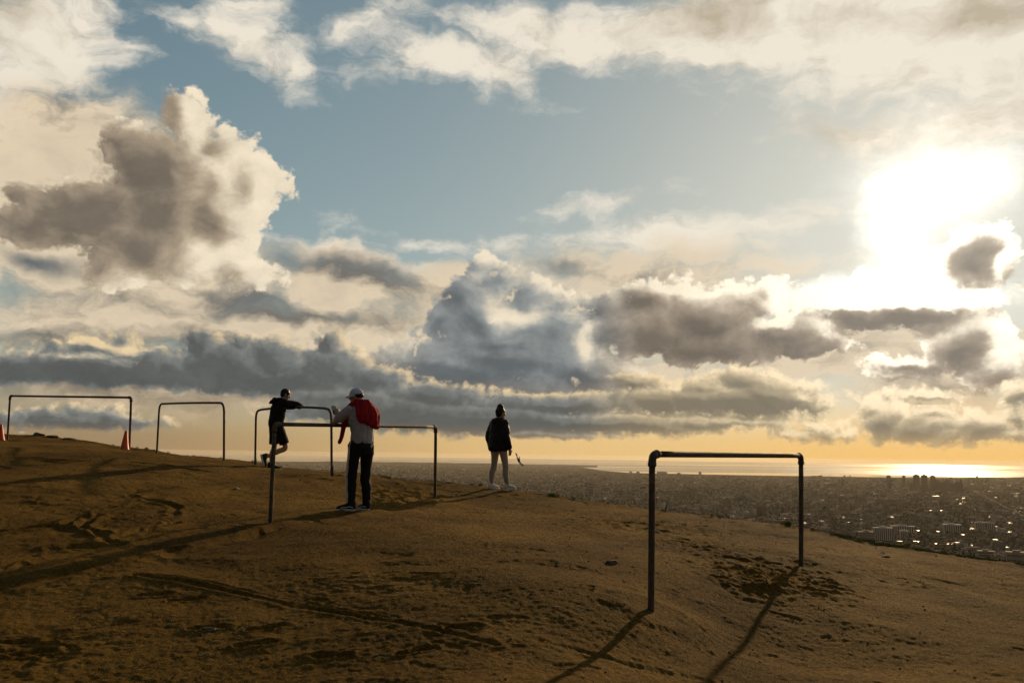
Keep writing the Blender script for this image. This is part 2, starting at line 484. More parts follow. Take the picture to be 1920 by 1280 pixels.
SKYC = W.v('DIVIDE', W.v('SCALE', SKYC, scale=1.36), W.v('MULTIPLY_ADD', SKYC, (1.3, 1.3, 1.3), (1, 1, 1)))   # soft clip, tones down the sky's glare near the sun
WARPC = W.fbm(scaled(W, UV, 0.22, 0.30), 1.0, 4, 0.55, '2D', color=True)
WARP = W.v('SUBTRACT', WARPC, (0.5, 0.5, 0.5))
WARP = W.v('MULTIPLY', WARP, (1, 1, 0))
UVS = W.v('MULTIPLY_ADD', WARP, (3.2, 2.2, 0), UV)
STREAK = W.fbm(scaled(W, W.v('MULTIPLY_ADD', WARP, (6, 2.5, 0), UV), 0.085, 0.32, 3.1), 1.0, 7, 0.60, '2D')
FINE = W.fbm(scaled(W, UVS, 0.30, 0.52, 9.0), 1.0, 6, 0.62, '2D')
GEN = W.fbm(scaled(W, UVS, 0.055, 0.085, 21.0), 1.0, 3, 0.5, '2D')
AWAY = W.step(ANG, 58, 110, 1.0, SKY_AWAY)
LOCALS = dict(AWAY=AWAY, UV=UV, UVS=UVS, WARP=WARP, TOSUN=TOSUN, SKYC=SKYC, STREAK=STREAK, FINE=FINE, GEN=GEN, NEAR=NEAR, CORE=CORE, WIDE=WIDE, AZ=AZ, EL=EL)


def use(group):
    n = W.new('ShaderNodeGroup', node_tree=group)
    for k, s in LOCALS.items():
        W.put(n.inputs[k], s)
    return n.outputs[0]


def choose(test, lower, upper):
    n = W.new('ShaderNodeMixShader')
    W.put(n.inputs[0], test)
    wt.links.new(lower, n.inputs[1])
    wt.links.new(upper, n.inputs[2])
    return n.outputs[0]


def tree_of(coord, cuts, leaves):
    """binary choice between neighbouring tiles"""
    if len(leaves) == 1:
        return leaves[0]
    h = len(leaves) // 2
    return choose(W.m('GREATER_THAN', coord, float(cuts[h - 1])), tree_of(coord, cuts[:h - 1], leaves[:h]), tree_of(coord, cuts[h:], leaves[h:]))


columns = []
for i in range(len(AZ_CUTS) - 1):
    columns.append(tree_of(EL, EL_CUTS[1:-1], [use(GROUPS[i, j]) for j in range(len(EL_CUTS) - 1)]))
front = tree_of(AZ, AZ_CUTS[1:-1], columns)
inside = W.mul(W.m('LESS_THAN', W.m('ABSOLUTE', AZ), 36.0), W.mul(W.m('LESS_THAN', EL, 42.0), W.m('GREATER_THAN', EL, -3.0)))
final = choose(inside, use(ALL_ROUND), front)
wout = W.new('ShaderNodeOutputWorld')
wt.links.new(final, wout.inputs[0])
SC.world = world
world.cycles.sampling_method = 'MANUAL'
world.cycles.sample_map_resolution = 512


# ------------------------------------------------------------------ helpers for things
def link(o, parent=None):
    COL.objects.link(o)
    if parent is not None:
        o.parent = parent
    return o


def tag(o, label=None, cat=None, group=None, kind=None):
    for k, v in (('label', label), ('category', cat), ('group', group), ('kind', kind)):
        if v:
            o[k] = v
    return o


def empty(name, loc, rz=0.0):
    o = bpy.data.objects.new(name, None)
    o.location = loc
    o.rotation_euler = (0, 0, rz)
    o.empty_display_size = 0.2
    return link(o)


def mesh_obj(name, verts, faces, mat=None, parent=None, smooth=False):
    me = bpy.data.meshes.new(name)
    me.from_pydata([tuple(v) for v in verts], [], faces)
    me.update()
    if smooth:
        me.polygons.foreach_set('use_smooth', [True] * len(me.polygons))
    if mat:
        me.materials.append(mat)
    return link(bpy.data.objects.new(name, me), parent)


def big_mesh(name, V, F, mat):
    """numpy arrays of vertices and quads (or triangles) to one mesh object"""
    me = bpy.data.meshes.new(name)
    n = F.shape[1]
    me.vertices.add(len(V))
    me.vertices.foreach_set('co', np.asarray(V, np.float32).ravel())
    me.loops.add(F.size)
    me.loops.foreach_set('vertex_index', np.asarray(F, np.int32).ravel())
    me.polygons.add(len(F))
    me.polygons.foreach_set('loop_start', np.arange(len(F), dtype=np.int32) * n)
    me.materials.append(mat)
    me.update(calc_edges=True)
    return link(bpy.data.objects.new(name, me))


def material(name, rough=0.8, spec=0.3, metal=0.0):
    m = bpy.data.materials.new(name)
    m.use_nodes = True
    N = Nodes(m.node_tree)
    bsdf = m.node_tree.nodes['Principled BSDF']
    bsdf.inputs['Roughness'].default_value = rough
    bsdf.inputs['Specular IOR Level'].default_value = spec
    bsdf.inputs['Metallic'].default_value = metal
    return m, N, bsdf


def cloth(name, c, vary=0.25, scale=30.0, rough=0.9, bump=0.15, sheen=0.0, translucent=0.0):
    """a woven or matt surface of one colour with wear and fine relief"""
    m, N, b = material(name, rough, 0.2)
    co = N.new('ShaderNodeTexCoord').outputs['Object']
    f = N.fbm(co, scale, 4, 0.6)
    g = N.fbm(co, scale * 0.18, 3, 0.6)
    k = N.add(N.mul(N.sub(f, 0.5), vary), N.mad(N.sub(g, 0.5), vary * 1.5, 1.0))
    N.put(b.inputs['Base Color'], N.v('SCALE', c, scale=k))
    bp = N.new('ShaderNodeBump')
    bp.inputs['Strength'].default_value = bump
    bp.inputs['Distance'].default_value = 0.01
    N.put(bp.inputs['Height'], f)
    N.put(b.inputs['Normal'], bp.outputs[0])
    b.inputs['Sheen Weight'].default_value = sheen
    return m


# ------------------------------------------------------------------ noise on numpy arrays
_perm = np.random.default_rng(5).permutation(4096)
_gang = np.random.default_rng(6).random(4096) * 2 * np.pi
_gx, _gy = np.cos(_gang), np.sin(_gang)


def perlin(x, y, seed=0):
    xi, yi = np.floor(x).astype(np.int64), np.floor(y).astype(np.int64)
    xf, yf = x - xi, y - yi
    u, v = xf * xf * xf * (xf * (xf * 6 - 15) + 10), yf * yf * yf * (yf * (yf * 6 - 15) + 10)

    def g(ix, iy, dx, dy):
        h = _perm[(_perm[(ix + seed * 37) & 4095] + iy) & 4095]
        return _gx[h] * dx + _gy[h] * dy
    a, b_ = g(xi, yi, xf, yf), g(xi + 1, yi, xf - 1, yf)
    c, d = g(xi, yi + 1, xf, yf - 1), g(xi + 1, yi + 1, xf - 1, yf - 1)
    return (a + u * (b_ - a)) + v * ((c + u * (d - c)) - (a + u * (b_ - a)))


def fbm2(x, y, octaves=4, gain=0.5, seed=0):
    s, amp, f = 0.0, 1.0, 1.0
    for o in range(octaves):
        s = s + amp * perlin(x * f, y * f, seed + o)
        amp *= gain
        f *= 2.03
    return s


# ------------------------------------------------------------------ the hilltop: heights read off the photograph
GROUND_PTS = [  # px, py, distance
    (1220, 1137, 7.36), (1501, 1052, 10.56), (507, 976, 11.65), (816, 930, 16.1), (479, 873, 20.7), (623, 888, 17.7), (294, 850, 22.9),
    (421, 863, 19.5), (14, 826, 25.0), (243, 842, 21.7), (660, 958, 13.15), (935, 917.5, 17.4), (520, 880, 19.05),
    (0, 1280, 5.9), (480, 1280, 5.8), (1035, 1280, 5.45), (1345, 1280, 6.35), (1436, 1140, 8.29), (1395, 1222, 7.3), (1600, 1280, 6.6), (1920, 1280, 6.7)]
CREST = [(-400, 776, 33), (-200, 792, 31), (0, 813, 29), (100, 819, 28), (200, 833, 26), (300, 847, 24.2), (420, 860, 21.6), (500, 871, 21.4), (560, 877, 20.6), (620, 884.5, 19.6),
         (700, 893, 18.9), (800, 903, 18.3), (900, 911, 18.0), (1000, 924, 17.3), (1100, 940, 16.6), (1200, 953, 16), (1300, 964, 15.4), (1400, 976, 14.8),
         (1500, 989, 14.2), (1600, 1011, 13.6), (1700, 1027, 13.1), (1800, 1043, 12.6), (1920, 1062, 12.1), (2150, 1105, 11.2), (2500, 1180, 10.2)]
pts = [at(*p) for p in GROUND_PTS] + [at(*p) for p in CREST]
extra = [(0, 0, 0.0), (0, 2.5, 0.02), (-7, 0, 0.1), (7, 0, -0.1), (-12, 5, 0.35), (12, 4, -0.4), (0, -10, -0.6), (-14, -10, -0.5), (14, -10, -1.0), (-24, 8, 0.9), (-25, 18, 1.5)]
PX = np.array([[p[0], p[1]] for p in pts] + [[e[0], e[1]] for e in extra])
PZ = np.array([p[2] for p in pts] + [e[2] for e in extra])


def _tps(r):
    return np.where(r > 1e-9, r * r * np.log(np.maximum(r, 1e-9)), 0.0)


_n = len(PX)
_K = _tps(np.linalg.norm(PX[:, None] - PX[None], axis=2)) + np.eye(_n) * 0.06
_P = np.hstack([np.ones((_n, 1)), PX])
_sol = np.linalg.solve(np.block([[_K, _P], [_P.T, np.zeros((3, 3))]]), np.concatenate([PZ, np.zeros(3)]))
_cr = [at(*p) for p in CREST]
CR_AZ = np.array([math.atan2(p.x, p.y) for p in _cr])
CR_R = np.array([math.hypot(p.x, p.y) for p in _cr])
CR_SL = np.array([(p.z - EYE.z) / math.hypot(p.x, p.y) for p in _cr])
PLAIN_Z = -280.0


def ground_base(x, y):
    """smooth height of the hill"""
    x, y = np.asarray(x, float), np.asarray(y, float)
    r, az = np.hypot(x, y), np.arctan2(x, y)
    rc = np.interp(az, CR_AZ, CR_R)
    behind = np.abs(az) > 0.85
    rc = np.where(behind, 16.0, rc)
    sl = np.where(behind, -0.12, np.interp(az, CR_AZ, CR_SL))
    k = np.minimum(1.0, rc / np.maximum(r, 1e-6))
    xs, ys = x * k, y * k
    z = np.full(xs.shape, _sol[_n]) + _sol[_n + 1] * xs + _sol[_n + 2] * ys
    for i in range(_n):
        z = z + _sol[i] * _tps(np.hypot(xs - PX[i, 0], ys - PX[i, 1]))
    # no nearer ground stands above the line of sight to the crest
    zmax = EYE.z + (sl - 0.0035 * np.clip((rc - r) / 3.0, 0, 1)) * np.minimum(r, rc)
    z = np.where((r > 6) & ~behind, np.minimum(z, zmax), z)
    t = np.maximum(r - rc, 0.0)
    q = np.minimum(t, 9.0)
    z = z + sl * t - 0.021 * q * q - 2 * 0.021 * 9.0 * np.maximum(t - 9.0, 0.0)
    return np.maximum(z, PLAIN_Z - 6)


def gz(x, y):
    return float(ground_base(np.array([x]), np.array([y]))[0])


# polar grid, fine where the photograph looks
az_f = np.linspace(math.radians(-37), math.radians(37), 760)
az_b = np.linspace(math.radians(37), math.radians(360 - 37), 90)[1:-1]
AZS = np.concatenate([az_f, az_b])
RS = np.concatenate([np.geomspace(0.35, 4.2, 26)[:-1], np.geomspace(4.2, 34, 900), np.geomspace(34, 900, 46)[1:]])
NA, NR = len(AZS), len(RS)
R2, A2 = np.meshgrid(RS, AZS, indexing='ij')
GX, GY = R2 * np.sin(A2), R2 * np.cos(A2)
GZ = ground_base(GX, GY)
near = np.clip((45 - R2) / 15, 0, 1)
wx, wy = GX + 0.35 * fbm2(GX * 0.7, GY * 0.7, 3, 0.5, 40), GY + 0.35 * fbm2(GX * 0.7 + 9, GY * 0.7, 3, 0.5, 41)
h = 0.045 * fbm2(wx * 0.55, wy * 0.55, 3, 0.5, 1)
ROUGH = 0.30
mask = np.clip(0.22 + 1.3 * fbm2(wx * 0.33 + 5, wy * 0.33, 3, 0.55, 9), 0.06, 0.8)
mask = np.maximum(mask, 0.75 * np.clip((R2 - 9.5) / 4.0, 0, 1) * (0.55 + 0.45 * np.clip(GX / 3.0 + 0.8, 0, 1)))      # less trodden towards the crest          # trodden smooth or broken up
mask = mask * (0.30 + 0.70 * np.clip((R2 - 8.5) / 3.0, 0, 1))
h += mask * 0.011 * fbm2(wx * 2.3, wy * 3.0, 4, 0.55, 3)
lump = np.maximum(0, fbm2(wx * 5.5, wy * 7.5, 3, 0.5, 15) - 0.06)
h += mask * 0.016 * lump
h -= mask * 0.013 * np.maximum(0, fbm2(wx * 3.4 + 3, wy * 4.4, 3, 0.5, 25) - 0.16)
h += 0.0066 * fbm2(GX * 15, GY * 15, 3, 0.65, 33) + 0.016 * fbm2(wx * 1.5 + 3, wy * 1.9, 3, 0.5, 52)
h += (0.15 + 0.85 * np.clip((R2 - 8) / 5.0, 0, 1)) * 0.026 * np.maximum(0, 0.10 - np.abs(fbm2(wx * 2.4 + 8, wy * 3.6, 4, 0.6, 57)))      # thin crusted edges


def seg_dist(ax, ay, bx, by):
    dx, dy = bx - ax, by - ay
    t = np.clip(((GX - ax) * dx + (GY - ay) * dy) / (dx * dx + dy * dy), 0, 1)
    return np.hypot(GX - ax - t * dx, GY - ay - t * dy), t


def ground_at(px, py):
    """where the line of sight meets the hill"""
    d = ray(px, py)
    lo, hi = 2.0, 33.0
    for _ in range(3):
        t = np.linspace(lo, hi, 90)
        z = EYE.z + d.z / d.y * t
        below = np.nonzero(z < ground_base(d.x / d.y * t, t))[0]
        i = below[0] if len(below) else len(t) - 1
        lo, hi = t[max(i - 1, 0)], t[i]
    return d.x / d.y * hi, hi


WOB = fbm2(GX * 2.6, GY * 2.6, 3, 0.5, 60)
BROKEN = np.clip(0.75 + 1.5 * fbm2(GX * 0.9 + 7, GY * 0.9, 2, 0.5, 70), 0.1, 1.2)


def rut(path, width, depth, rim=0.5, wob=0.03):
    """a wheel rut or erosion rill along points of the photograph"""
    global h
    P = [ground_at(*p) for p in path]
    best = np.full(GX.shape, 1e9)
    for a, b_ in zip(P[:-1], P[1:]):
        d, t = seg_dist(a[0], a[1], b_[0], b_[1])
        best = np.minimum(best, d)
    best = np.abs(best + wob * WOB)
    h -= BROKEN * depth * np.exp(-(best / width) ** 2)
    h += BROKEN * depth * rim * np.exp(-((best - 1.9 * width) / width) ** 2)


rut([(255, 1083), (420, 1107), (560, 1132), (720, 1158), (850, 1185), (930, 1205)], 0.030, 0.020)
rut([(262, 1078), (430, 1100), (570, 1126), (730, 1152)], 0.020, 0.012)
rut([(1010, 1200), (1200, 1250), (1330, 1280)], 0.03, 0.014)
rut([(60, 858), (120, 866), (210, 862), (300, 872), (390, 884)], 0.05, 0.035)
rut([(815, 932), (720, 950), (640, 966), (520, 990), (400, 1026), (330, 1040)], 0.10, 0.060, 0.7, 0.06)
rut([(330, 1030), (180, 1062), (40, 1096)], 0.08, 0.05, 0.8, 0.06)
rut([(270, 945), (190, 960), (150, 990), (215, 1020), (100, 1030), (0, 1060)], 0.05, 0.026, 1.1, 0.12)
rut([(330, 985), (260, 1000), (200, 1015)], 0.05, 0.026, 1.1, 0.07)
rut([(250, 930), (330, 950), (320, 985)], 0.05, 0.03, 0.8, 0.08)
rut([(0, 1000), (120, 985), (160, 970)], 0.05, 0.03, 0.8, 0.08)


def rough_patch(px, py, rx, ry, amp, seed):
    global h
    x, y = ground_at(px, py)
    r, az, R = math.hypot(x, y), math.atan2(x, y), 2.6 * max(rx, ry)
    i0, i1 = np.searchsorted(RS, r - R), np.searchsorted(RS, r + R)
    j0, j1 = np.searchsorted(az_f, az - R / r), np.searchsorted(az_f, az + R / r)
    s = np.s_[i0:i1, j0:j1]
    e = np.exp(-(((GX[s] - x) / rx) ** 2 + ((GY[s] - y) / ry) ** 2))
    n1 = fbm2(wx[s] * 3.0 + seed, wy[s] * 4.2, 4, 0.6, seed)
    h[s] += e * amp * ROUGH * (np.abs(n1) * 1.6 - 0.35)


for a in ((1450, 1075, 0.70, 0.8, 0.19, 81), (1400, 1095, 0.4, 0.4, 0.12, 88), (1330, 1025, 0.7, 0.8, 0.10, 82), (740, 930, 0.9, 1.3, 0.15, 83), (690, 905, 1.6, 1.4, 0.07, 84), (700, 1090, 0.8, 0.6, 0.05, 85),
          (40, 1225, 0.5, 0.5, 0.09, 86), (1200, 985, 1.3, 1.3, 0.08, 87), (960, 928, 0.5, 0.5, 0.06, 89), (90, 930, 2.2, 2.4, 0.04, 90), (250, 985, 1.2, 1.3, 0.05, 91), (1700, 1085, 0.5, 0.5, 0.07, 92),
          (640, 1230, 0.4, 0.3, 0.03, 93), (1290, 945, 1.0, 0.8, 0.05, 94), (700, 1215, 0.3, 0.25, 0.03, 95)):
    rough_patch(*a)


def footprint(x, y, ang, depth, L=0.28, Wd=0.095):
    """a shoe's print: sole and heel pressed in, a crumbling rim"""
    r, az = math.hypot(x, y), math.atan2(x, y)
    i0, i1 = np.searchsorted(RS, r - 0.4), np.searchsorted(RS, r + 0.4)
    j0, j1 = np.searchsorted(az_f, az - 0.35 / r), np.searchsorted(az_f, az + 0.35 / r)
    if i1 - i0 < 2 or j1 - j0 < 2:
        return
    s = np.s_[i0:i1, j0:j1]
    dx, dy = GX[s] - x, GY[s] - y
    u, v = dx * math.cos(ang) + dy * math.sin(ang), -dx * math.sin(ang) + dy * math.cos(ang)
    wob = 0.18 * perlin(GX[s] * 14, GY[s] * 14, 50)
    sole = np.hypot((u - 0.05) / (L * 0.33), v / (Wd * 0.52)) + wob
    heel = np.hypot((u + 0.095) / (L * 0.19), v / (Wd * 0.42)) + wob
    d = np.minimum(sole, heel)
    h[s] += -depth * np.clip((1.15 - d) / 0.35, 0, 1) + depth * 0.45 * np.exp(-((d - 1.4) / 0.28) ** 2)


for k in range(120):
    a = rng.uniform(-0.56, 0.56)
    r = rng.uniform(5.2, 17) if k < 80 else rng.uniform(5.2, 10)
    if r < np.interp(a, CR_AZ, CR_R) - 0.4:
        footprint(r * math.sin(a), r * math.cos(a), rng.uniform(0, 6.283), rng.uniform(0.002, 0.008))
for px, py, an in ((390, 1182, 0.1), (480, 1212, 0.2), (620, 1228, 2.9), (350, 1125, 0.3), (290, 1118, 0.2), (500, 1178, 0.5), (870, 1172, 0.1), (780, 1215, 0.6), (60, 1225, 0.4), (30, 1205, 0.0)):
    footprint(*ground_at(px, py), an, 0.020)
for px, py in ((1220, 1138), (1501, 1053), (507, 977), (816, 931), (623, 889), (479, 874), (294, 851), (421, 864), (243, 843), (14, 827)):     # trodden hollows round the posts
    x, y = ground_at(px, py)
    d_ = np.hypot(GX - x, GY - y) * (1 + 0.5 * WOB)
    h += -0.022 * np.exp(-(d_ / 0.16) ** 2) + 0.014 * np.exp(-((d_ - 0.30) / 0.10) ** 2)
_rc = np.interp(A2, CR_AZ, CR_R)
h += np.exp(-((R2 - _rc) / 0.45) ** 2) * (0.035 * np.abs(fbm2(GX * 2.2, GY * 2.2, 4, 0.6, 140)) - 0.006)       # broken edge of the crest
h *= near
# rim of broken turf and clods along the crest on the left
GZ = GZ + h
V = np.stack([GX, GY, GZ], axis=2).reshape(-1, 3)
ii, jj = np.meshgrid(np.arange(NR - 1), np.arange(NA), indexing='ij')
jn = (jj + 1) % NA
Fq = np.stack([ii * NA + jj, ii * NA + jn, (ii + 1) * NA + jn, (ii + 1) * NA + jj], axis=2).reshape(-1, 4)[:, ::-1]
m_soil, N, b = material('trodden_soil', 0.95, 0.02)
co = N.new('ShaderNodeNewGeometry').outputs['Position']
n1 = N.fbm(co, 0.45, 5, 0.6)
n2 = N.fbm(co, 3.2, 5, 0.65)
n3 = N.fbm(co, 34.0, 5, 0.75)
pv = N.voro(co, 38.0, 0, 0.5, '3D', 'F1', 'Distance')
pc = N.new('ShaderNodeTexVoronoi')
N.put(pc.inputs['Vector'], co)
pc.inputs['Scale'].default_value = 38.0
c = N.mix(N.step(n1, 0.32, 0.68), SOIL_DARK, SOIL_LIGHT)
c = N.mix(N.step(n2, 0.35, 0.75, 0.0, 0.6), c, SOIL_RED)
c = N.v('SCALE', c, scale=N.m('MAXIMUM', N.mad(N.sub(n3, 0.5), 3.0, 1.0), 0.25))
sepc = N.new('ShaderNodeSeparateColor')
N.put(sepc.inputs[0], pc.outputs['Color'])
peb = N.mul(N.m('GREATER_THAN', sepc.outputs[0], 0.86), N.step(pv, 0.10, 0.16, 1.0, 0.0))
c = N.mix(N.mul(peb, 0.8), c, (0.30, 0.25, 0.18))
N.put(b.inputs['Base Color'], c)
bp = N.new('ShaderNodeBump')
bp.inputs['Strength'].default_value = 1.0
bp.inputs['Distance'].default_value = 0.030
N.put(bp.inputs['Height'], N.add(N.add(N.mul(n3, 0.9), N.mul(N.fbm(co, 170.0, 2, 0.6), 0.45)), N.mul(peb, 0.6)))
N.put(b.inputs['Normal'], bp.outputs[0])
ground = big_mesh('ground', V, Fq, m_soil)
ground.data.polygons.foreach_set('use_smooth', [True] * len(ground.data.polygons))
tag(ground, 'bare trodden brown earth of the rounded hilltop', 'ground', kind='structure')
_gz_flat = GZ[:, :len(az_f)]


def ground_z(x, y):
    """height of the finished ground, clods and prints included"""
    r, az = math.hypot(x, y), math.atan2(x, y)
    i = min(max(np.searchsorted(RS, r), 1), NR - 1)
    j = min(max(np.searchsorted(az_f, az), 1), len(az_f) - 1)
    fr, fa = (r - RS[i - 1]) / (RS[i] - RS[i - 1]), (az - az_f[j - 1]) / (az_f[j] - az_f[j - 1])
    a = _gz_flat[i - 1, j - 1] * (1 - fa) + _gz_flat[i - 1, j] * fa
    b_ = _gz_flat[i, j - 1] * (1 - fa) + _gz_flat[i, j] * fa
    return float(a * (1 - fr) + b_ * fr)


# ------------------------------------------------------------------ the plain with its city, the sea, far hills
def plain_at(px, py):
    d = ray(px, py)
    return EYE + d * ((PLAIN_Z - EYE.z) / d.z)


coast = [(-900, 861), (300, 861.5), (620, 866), (760, 868), (900, 870.5), (1020, 873), (1090, 875), (1130, 882), (1180, 886), (1320, 889), (1500, 892), (1700, 895), (1800, 895.5), (1920, 894), (2300, 897), (2900, 905)]
cp = [plain_at(*p) for p in coast]
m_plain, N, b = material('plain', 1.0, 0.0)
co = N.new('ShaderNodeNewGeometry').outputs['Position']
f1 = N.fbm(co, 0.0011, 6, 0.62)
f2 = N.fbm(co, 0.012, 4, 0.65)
N.put(b.inputs['Base Color'], N.mix(N.step(N.add(N.mul(f1, 0.6), N.mul(f2, 0.4)), 0.38, 0.62), (0.016, 0.018, 0.016), (0.040, 0.038, 0.034)))  # base colour kept very dark in place of cloud shadow on the plain
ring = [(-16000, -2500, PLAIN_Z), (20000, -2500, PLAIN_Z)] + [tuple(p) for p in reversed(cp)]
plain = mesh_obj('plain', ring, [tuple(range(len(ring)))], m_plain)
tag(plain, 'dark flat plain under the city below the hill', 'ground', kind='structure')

m_sea, N, b = material('sea_water', 0.34, 0.28)
b.inputs['Specular Tint'].default_value = (1.0, 0.90, 0.72, 1)  # reflections tinted warm in place of reddening by the far air
b.inputs['IOR'].default_value = 1.33
co = N.new('ShaderNodeNewGeometry').outputs['Position']
w1 = N.fbm(N.v('MULTIPLY', co, (0.00004, 0.00035, 0)), 1.0, 4, 0.6)
N.put(b.inputs['Base Color'], (0.030, 0.040, 0.045, 1))
N.put(b.inputs['Roughness'], N.step(w1, 0.44, 0.53, 0.04, 0.15))
sea = mesh_obj('sea', [(-62000, 4000, PLAIN_Z - 0.8), (62000, 4000, PLAIN_Z - 0.8), (62000, 62000, PLAIN_Z - 0.8), (-62000, 62000, PLAIN_Z - 0.8)], [(0, 1, 2, 3)], m_sea)
tag(sea, 'calm sea at the horizon gleaming under the low sun', 'sea', kind='structure')

# far headland
hx = np.linspace(380, 1120, 90)
V, F = [], []
for i, px in enumerate(hx):
    p = plain_at(px, 866 + (px - 380) * 0.011)
    hgt = 62 * max(0.0, math.sin(math.pi * (i / 89)) ** 0.7) * (0.75 + 0.5 * mnoise.noise((px * 0.02, 3.1, 0))) + 1
    a = Vector((p.x, p.y, 0)).normalized()
    for dd, hh in ((-1500, 0), (0, hgt), (1500, hgt * 0.8), (3200, 0)):
        V.append((p.x + a.x * dd, p.y + a.y * dd, PLAIN_Z - 0.4 + hh))
    if i:
        for k in range(3):
            F.append(((i - 1) * 4 + k, i * 4 + k, i * 4 + k + 1, (i - 1) * 4 + k + 1))
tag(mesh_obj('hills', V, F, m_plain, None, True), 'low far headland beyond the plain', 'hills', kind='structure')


# materials of far buildings
def city_mat(name, lo, hi, glint):
    m, N, b = material(name, 0.8, 0.3)
    ge = N.new('ShaderNodeNewGeometry')
    r = ge.outputs['Random Per Island']
    tone = N.m('POWER', N.m('FRACT', N.mul(r, 7.31)), 3.2)
    c = N.mix(tone, lo, hi)
    c = N.mix(N.mul(N.m('FRACT', N.mul(r, 3.77)), 0.35), c, (0.06, 0.04, 0.03))
    N.put(b.inputs['Base Color'], c)
    shiny = N.m('GREATER_THAN', N.m('FRACT', N.mul(r, 17.13)), glint)
    N.put(b.inputs['Roughness'], N.mad(shiny, -0.48, 0.85))
    N.put(b.inputs['Metallic'], N.mul(shiny, 0.6))
    N.put(b.inputs['Specular IOR Level'], N.mul(shiny, 0.4))
    cbn = N.new('ShaderNodeCombineXYZ')
    N.put(cbn.inputs[0], N.mul(N.sub(N.m('FRACT', N.mul(r, 29.7)), 0.5), 0.5))
    N.put(cbn.inputs[1], N.mul(N.sub(N.m('FRACT', N.mul(r, 41.3)), 0.5), 0.5))
    nn = N.v('NORMALIZE', N.v('ADD', ge.outputs['Normal'], cbn.outputs[0]))
    N.put(b.inputs['Normal'], nn)
    return m


m_low = city_mat('low_roofs', (0.018, 0.018, 0.018), (0.26, 0.25, 0.235), 0.965)  # roof tones darkened in place of cloud shadow over the city

# low houses and sheds: too many and too small to pick apart
NB = 46000
u = rng.random(NB)
px = rng.uniform(-150, 2070, NB)
y0 = np.interp(px, [c_[0] for c_ in coast], [c_[1] for c_ in coast]) + 2.5
py = y0 + (1120 - y0) * u ** 1.25
keep = rng.random(NB) < np.clip(0.55 + 1.7 * fbm2(px * 0.012, py * 0.05, 3, 0.6, 120), 0.06, 1)
px, py = px[keep], py[keep]
Rm = np.array(CAM_ROT)
dirs = np.stack([(px - 960) / F_PX, -(py - 640) / F_PX, -np.ones_like(px)], 1) @ Rm.T
t = (PLAIN_Z - EYE.z) / dirs[:, 2]
BX, BY = dirs[:, 0] * t, dirs[:, 1] * t
n = len(BX)
grow = np.clip((BY / 2600.0) ** 0.5, 0.8, 2.6)
bw, bd = rng.uniform(7, 20, n) * grow, rng.uniform(7, 16, n) * grow
bh = rng.uniform(3.2, 7.5, n) * np.clip(grow, 1, 1.6) * np.where(rng.random(n) < 0.05, rng.uniform(1.6, 3.0, n), 1)
big = rng.random(n) < 0.045
bw, bd, bh = np.where(big, bw * 2.4, bw), np.where(big, bd * 1.8, bd), np.where(big, bh * 1.9, bh)
ang = np.where(fbm2(BX * 0.0006, BY * 0.0006, 2, 0.5, 130) > 0, 0.32, -0.12) + rng.normal(0, 0.03, n)
ca, sa = np.cos(ang), np.sin(ang)
corner = []
for sx, sy in ((-1, -1), (1, -1), (1, 1), (-1, 1)):
    lx, ly = sx * bw / 2, sy * bd / 2
    corner.append((BX + lx * ca - ly * sa, BY + lx * sa + ly * ca))
Vb = np.zeros((n, 8, 3))
for k, (x, y) in enumerate(corner):
    Vb[:, k, 0], Vb[:, k, 1], Vb[:, k, 2] = x, y, PLAIN_Z - 0.3
    Vb[:, k + 4, 0], Vb[:, k + 4, 1], Vb[:, k + 4, 2] = x, y, PLAIN_Z + bh
quad = np.array([(0, 1, 5, 4), (1, 2, 6, 5), (2, 3, 7, 6), (3, 0, 4, 7), (4, 5, 6, 7)])
Fb = (np.arange(n)[:, None, None] * 8 + quad[None]).reshape(-1, 4)
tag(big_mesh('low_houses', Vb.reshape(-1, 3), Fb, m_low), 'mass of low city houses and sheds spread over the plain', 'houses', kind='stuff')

# street trees and gardens between them
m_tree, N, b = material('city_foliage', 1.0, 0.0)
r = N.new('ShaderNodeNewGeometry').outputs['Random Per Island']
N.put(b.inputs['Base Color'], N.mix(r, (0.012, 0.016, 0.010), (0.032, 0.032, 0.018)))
NT = 40000
px = rng.uniform(-150, 2070, NT)
y0 = np.interp(px, [c_[0] for c_ in coast], [c_[1] for c_ in coast]) + 3.0
py = y0 + (1125 - y0) * rng.random(NT)
keep = rng.random(NT) < np.clip(0.55 - 1.7 * fbm2(px * 0.012, py * 0.05, 3, 0.6, 120), 0.1, 1)
px, py = px[keep], py[keep]
dirs = np.stack([(px - 960) / F_PX, -(py - 640) / F_PX, -np.ones_like(px)], 1) @ Rm.T
t = (PLAIN_Z - EYE.z) / dirs[:, 2]
BX, BY = dirs[:, 0] * t, dirs[:, 1] * t
n = len(BX)
grow = np.clip((BY / 2600.0) ** 0.35, 0.8, 1.8)
tw, th = rng.uniform(3, 7.5, n) * grow, rng.uniform(6, 13, n) * np.clip(grow, 1, 1.5)
seg = 6
levels = ((0.12, 0.55), (0.45, 1.0), (0.8, 0.7))
Vt = np.zeros((n, seg * 3 + 1, 3))
for li, (hz, rr) in enumerate(levels):
    for k in range(seg):
        a = 2 * math.pi * (k + 0.5 * li) / seg
        j = rng.uniform(0.65, 1.25, n)
        Vt[:, li * seg + k, 0] = BX + math.cos(a) * tw * rr * j
        Vt[:, li * seg + k, 1] = BY + math.sin(a) * tw * rr * j
        Vt[:, li * seg + k, 2] = PLAIN_Z + th * (hz + rng.uniform(-0.08, 0.08, n))
Vt[:, -1] = np.stack([BX, BY, PLAIN_Z + th], 1)
tri = []
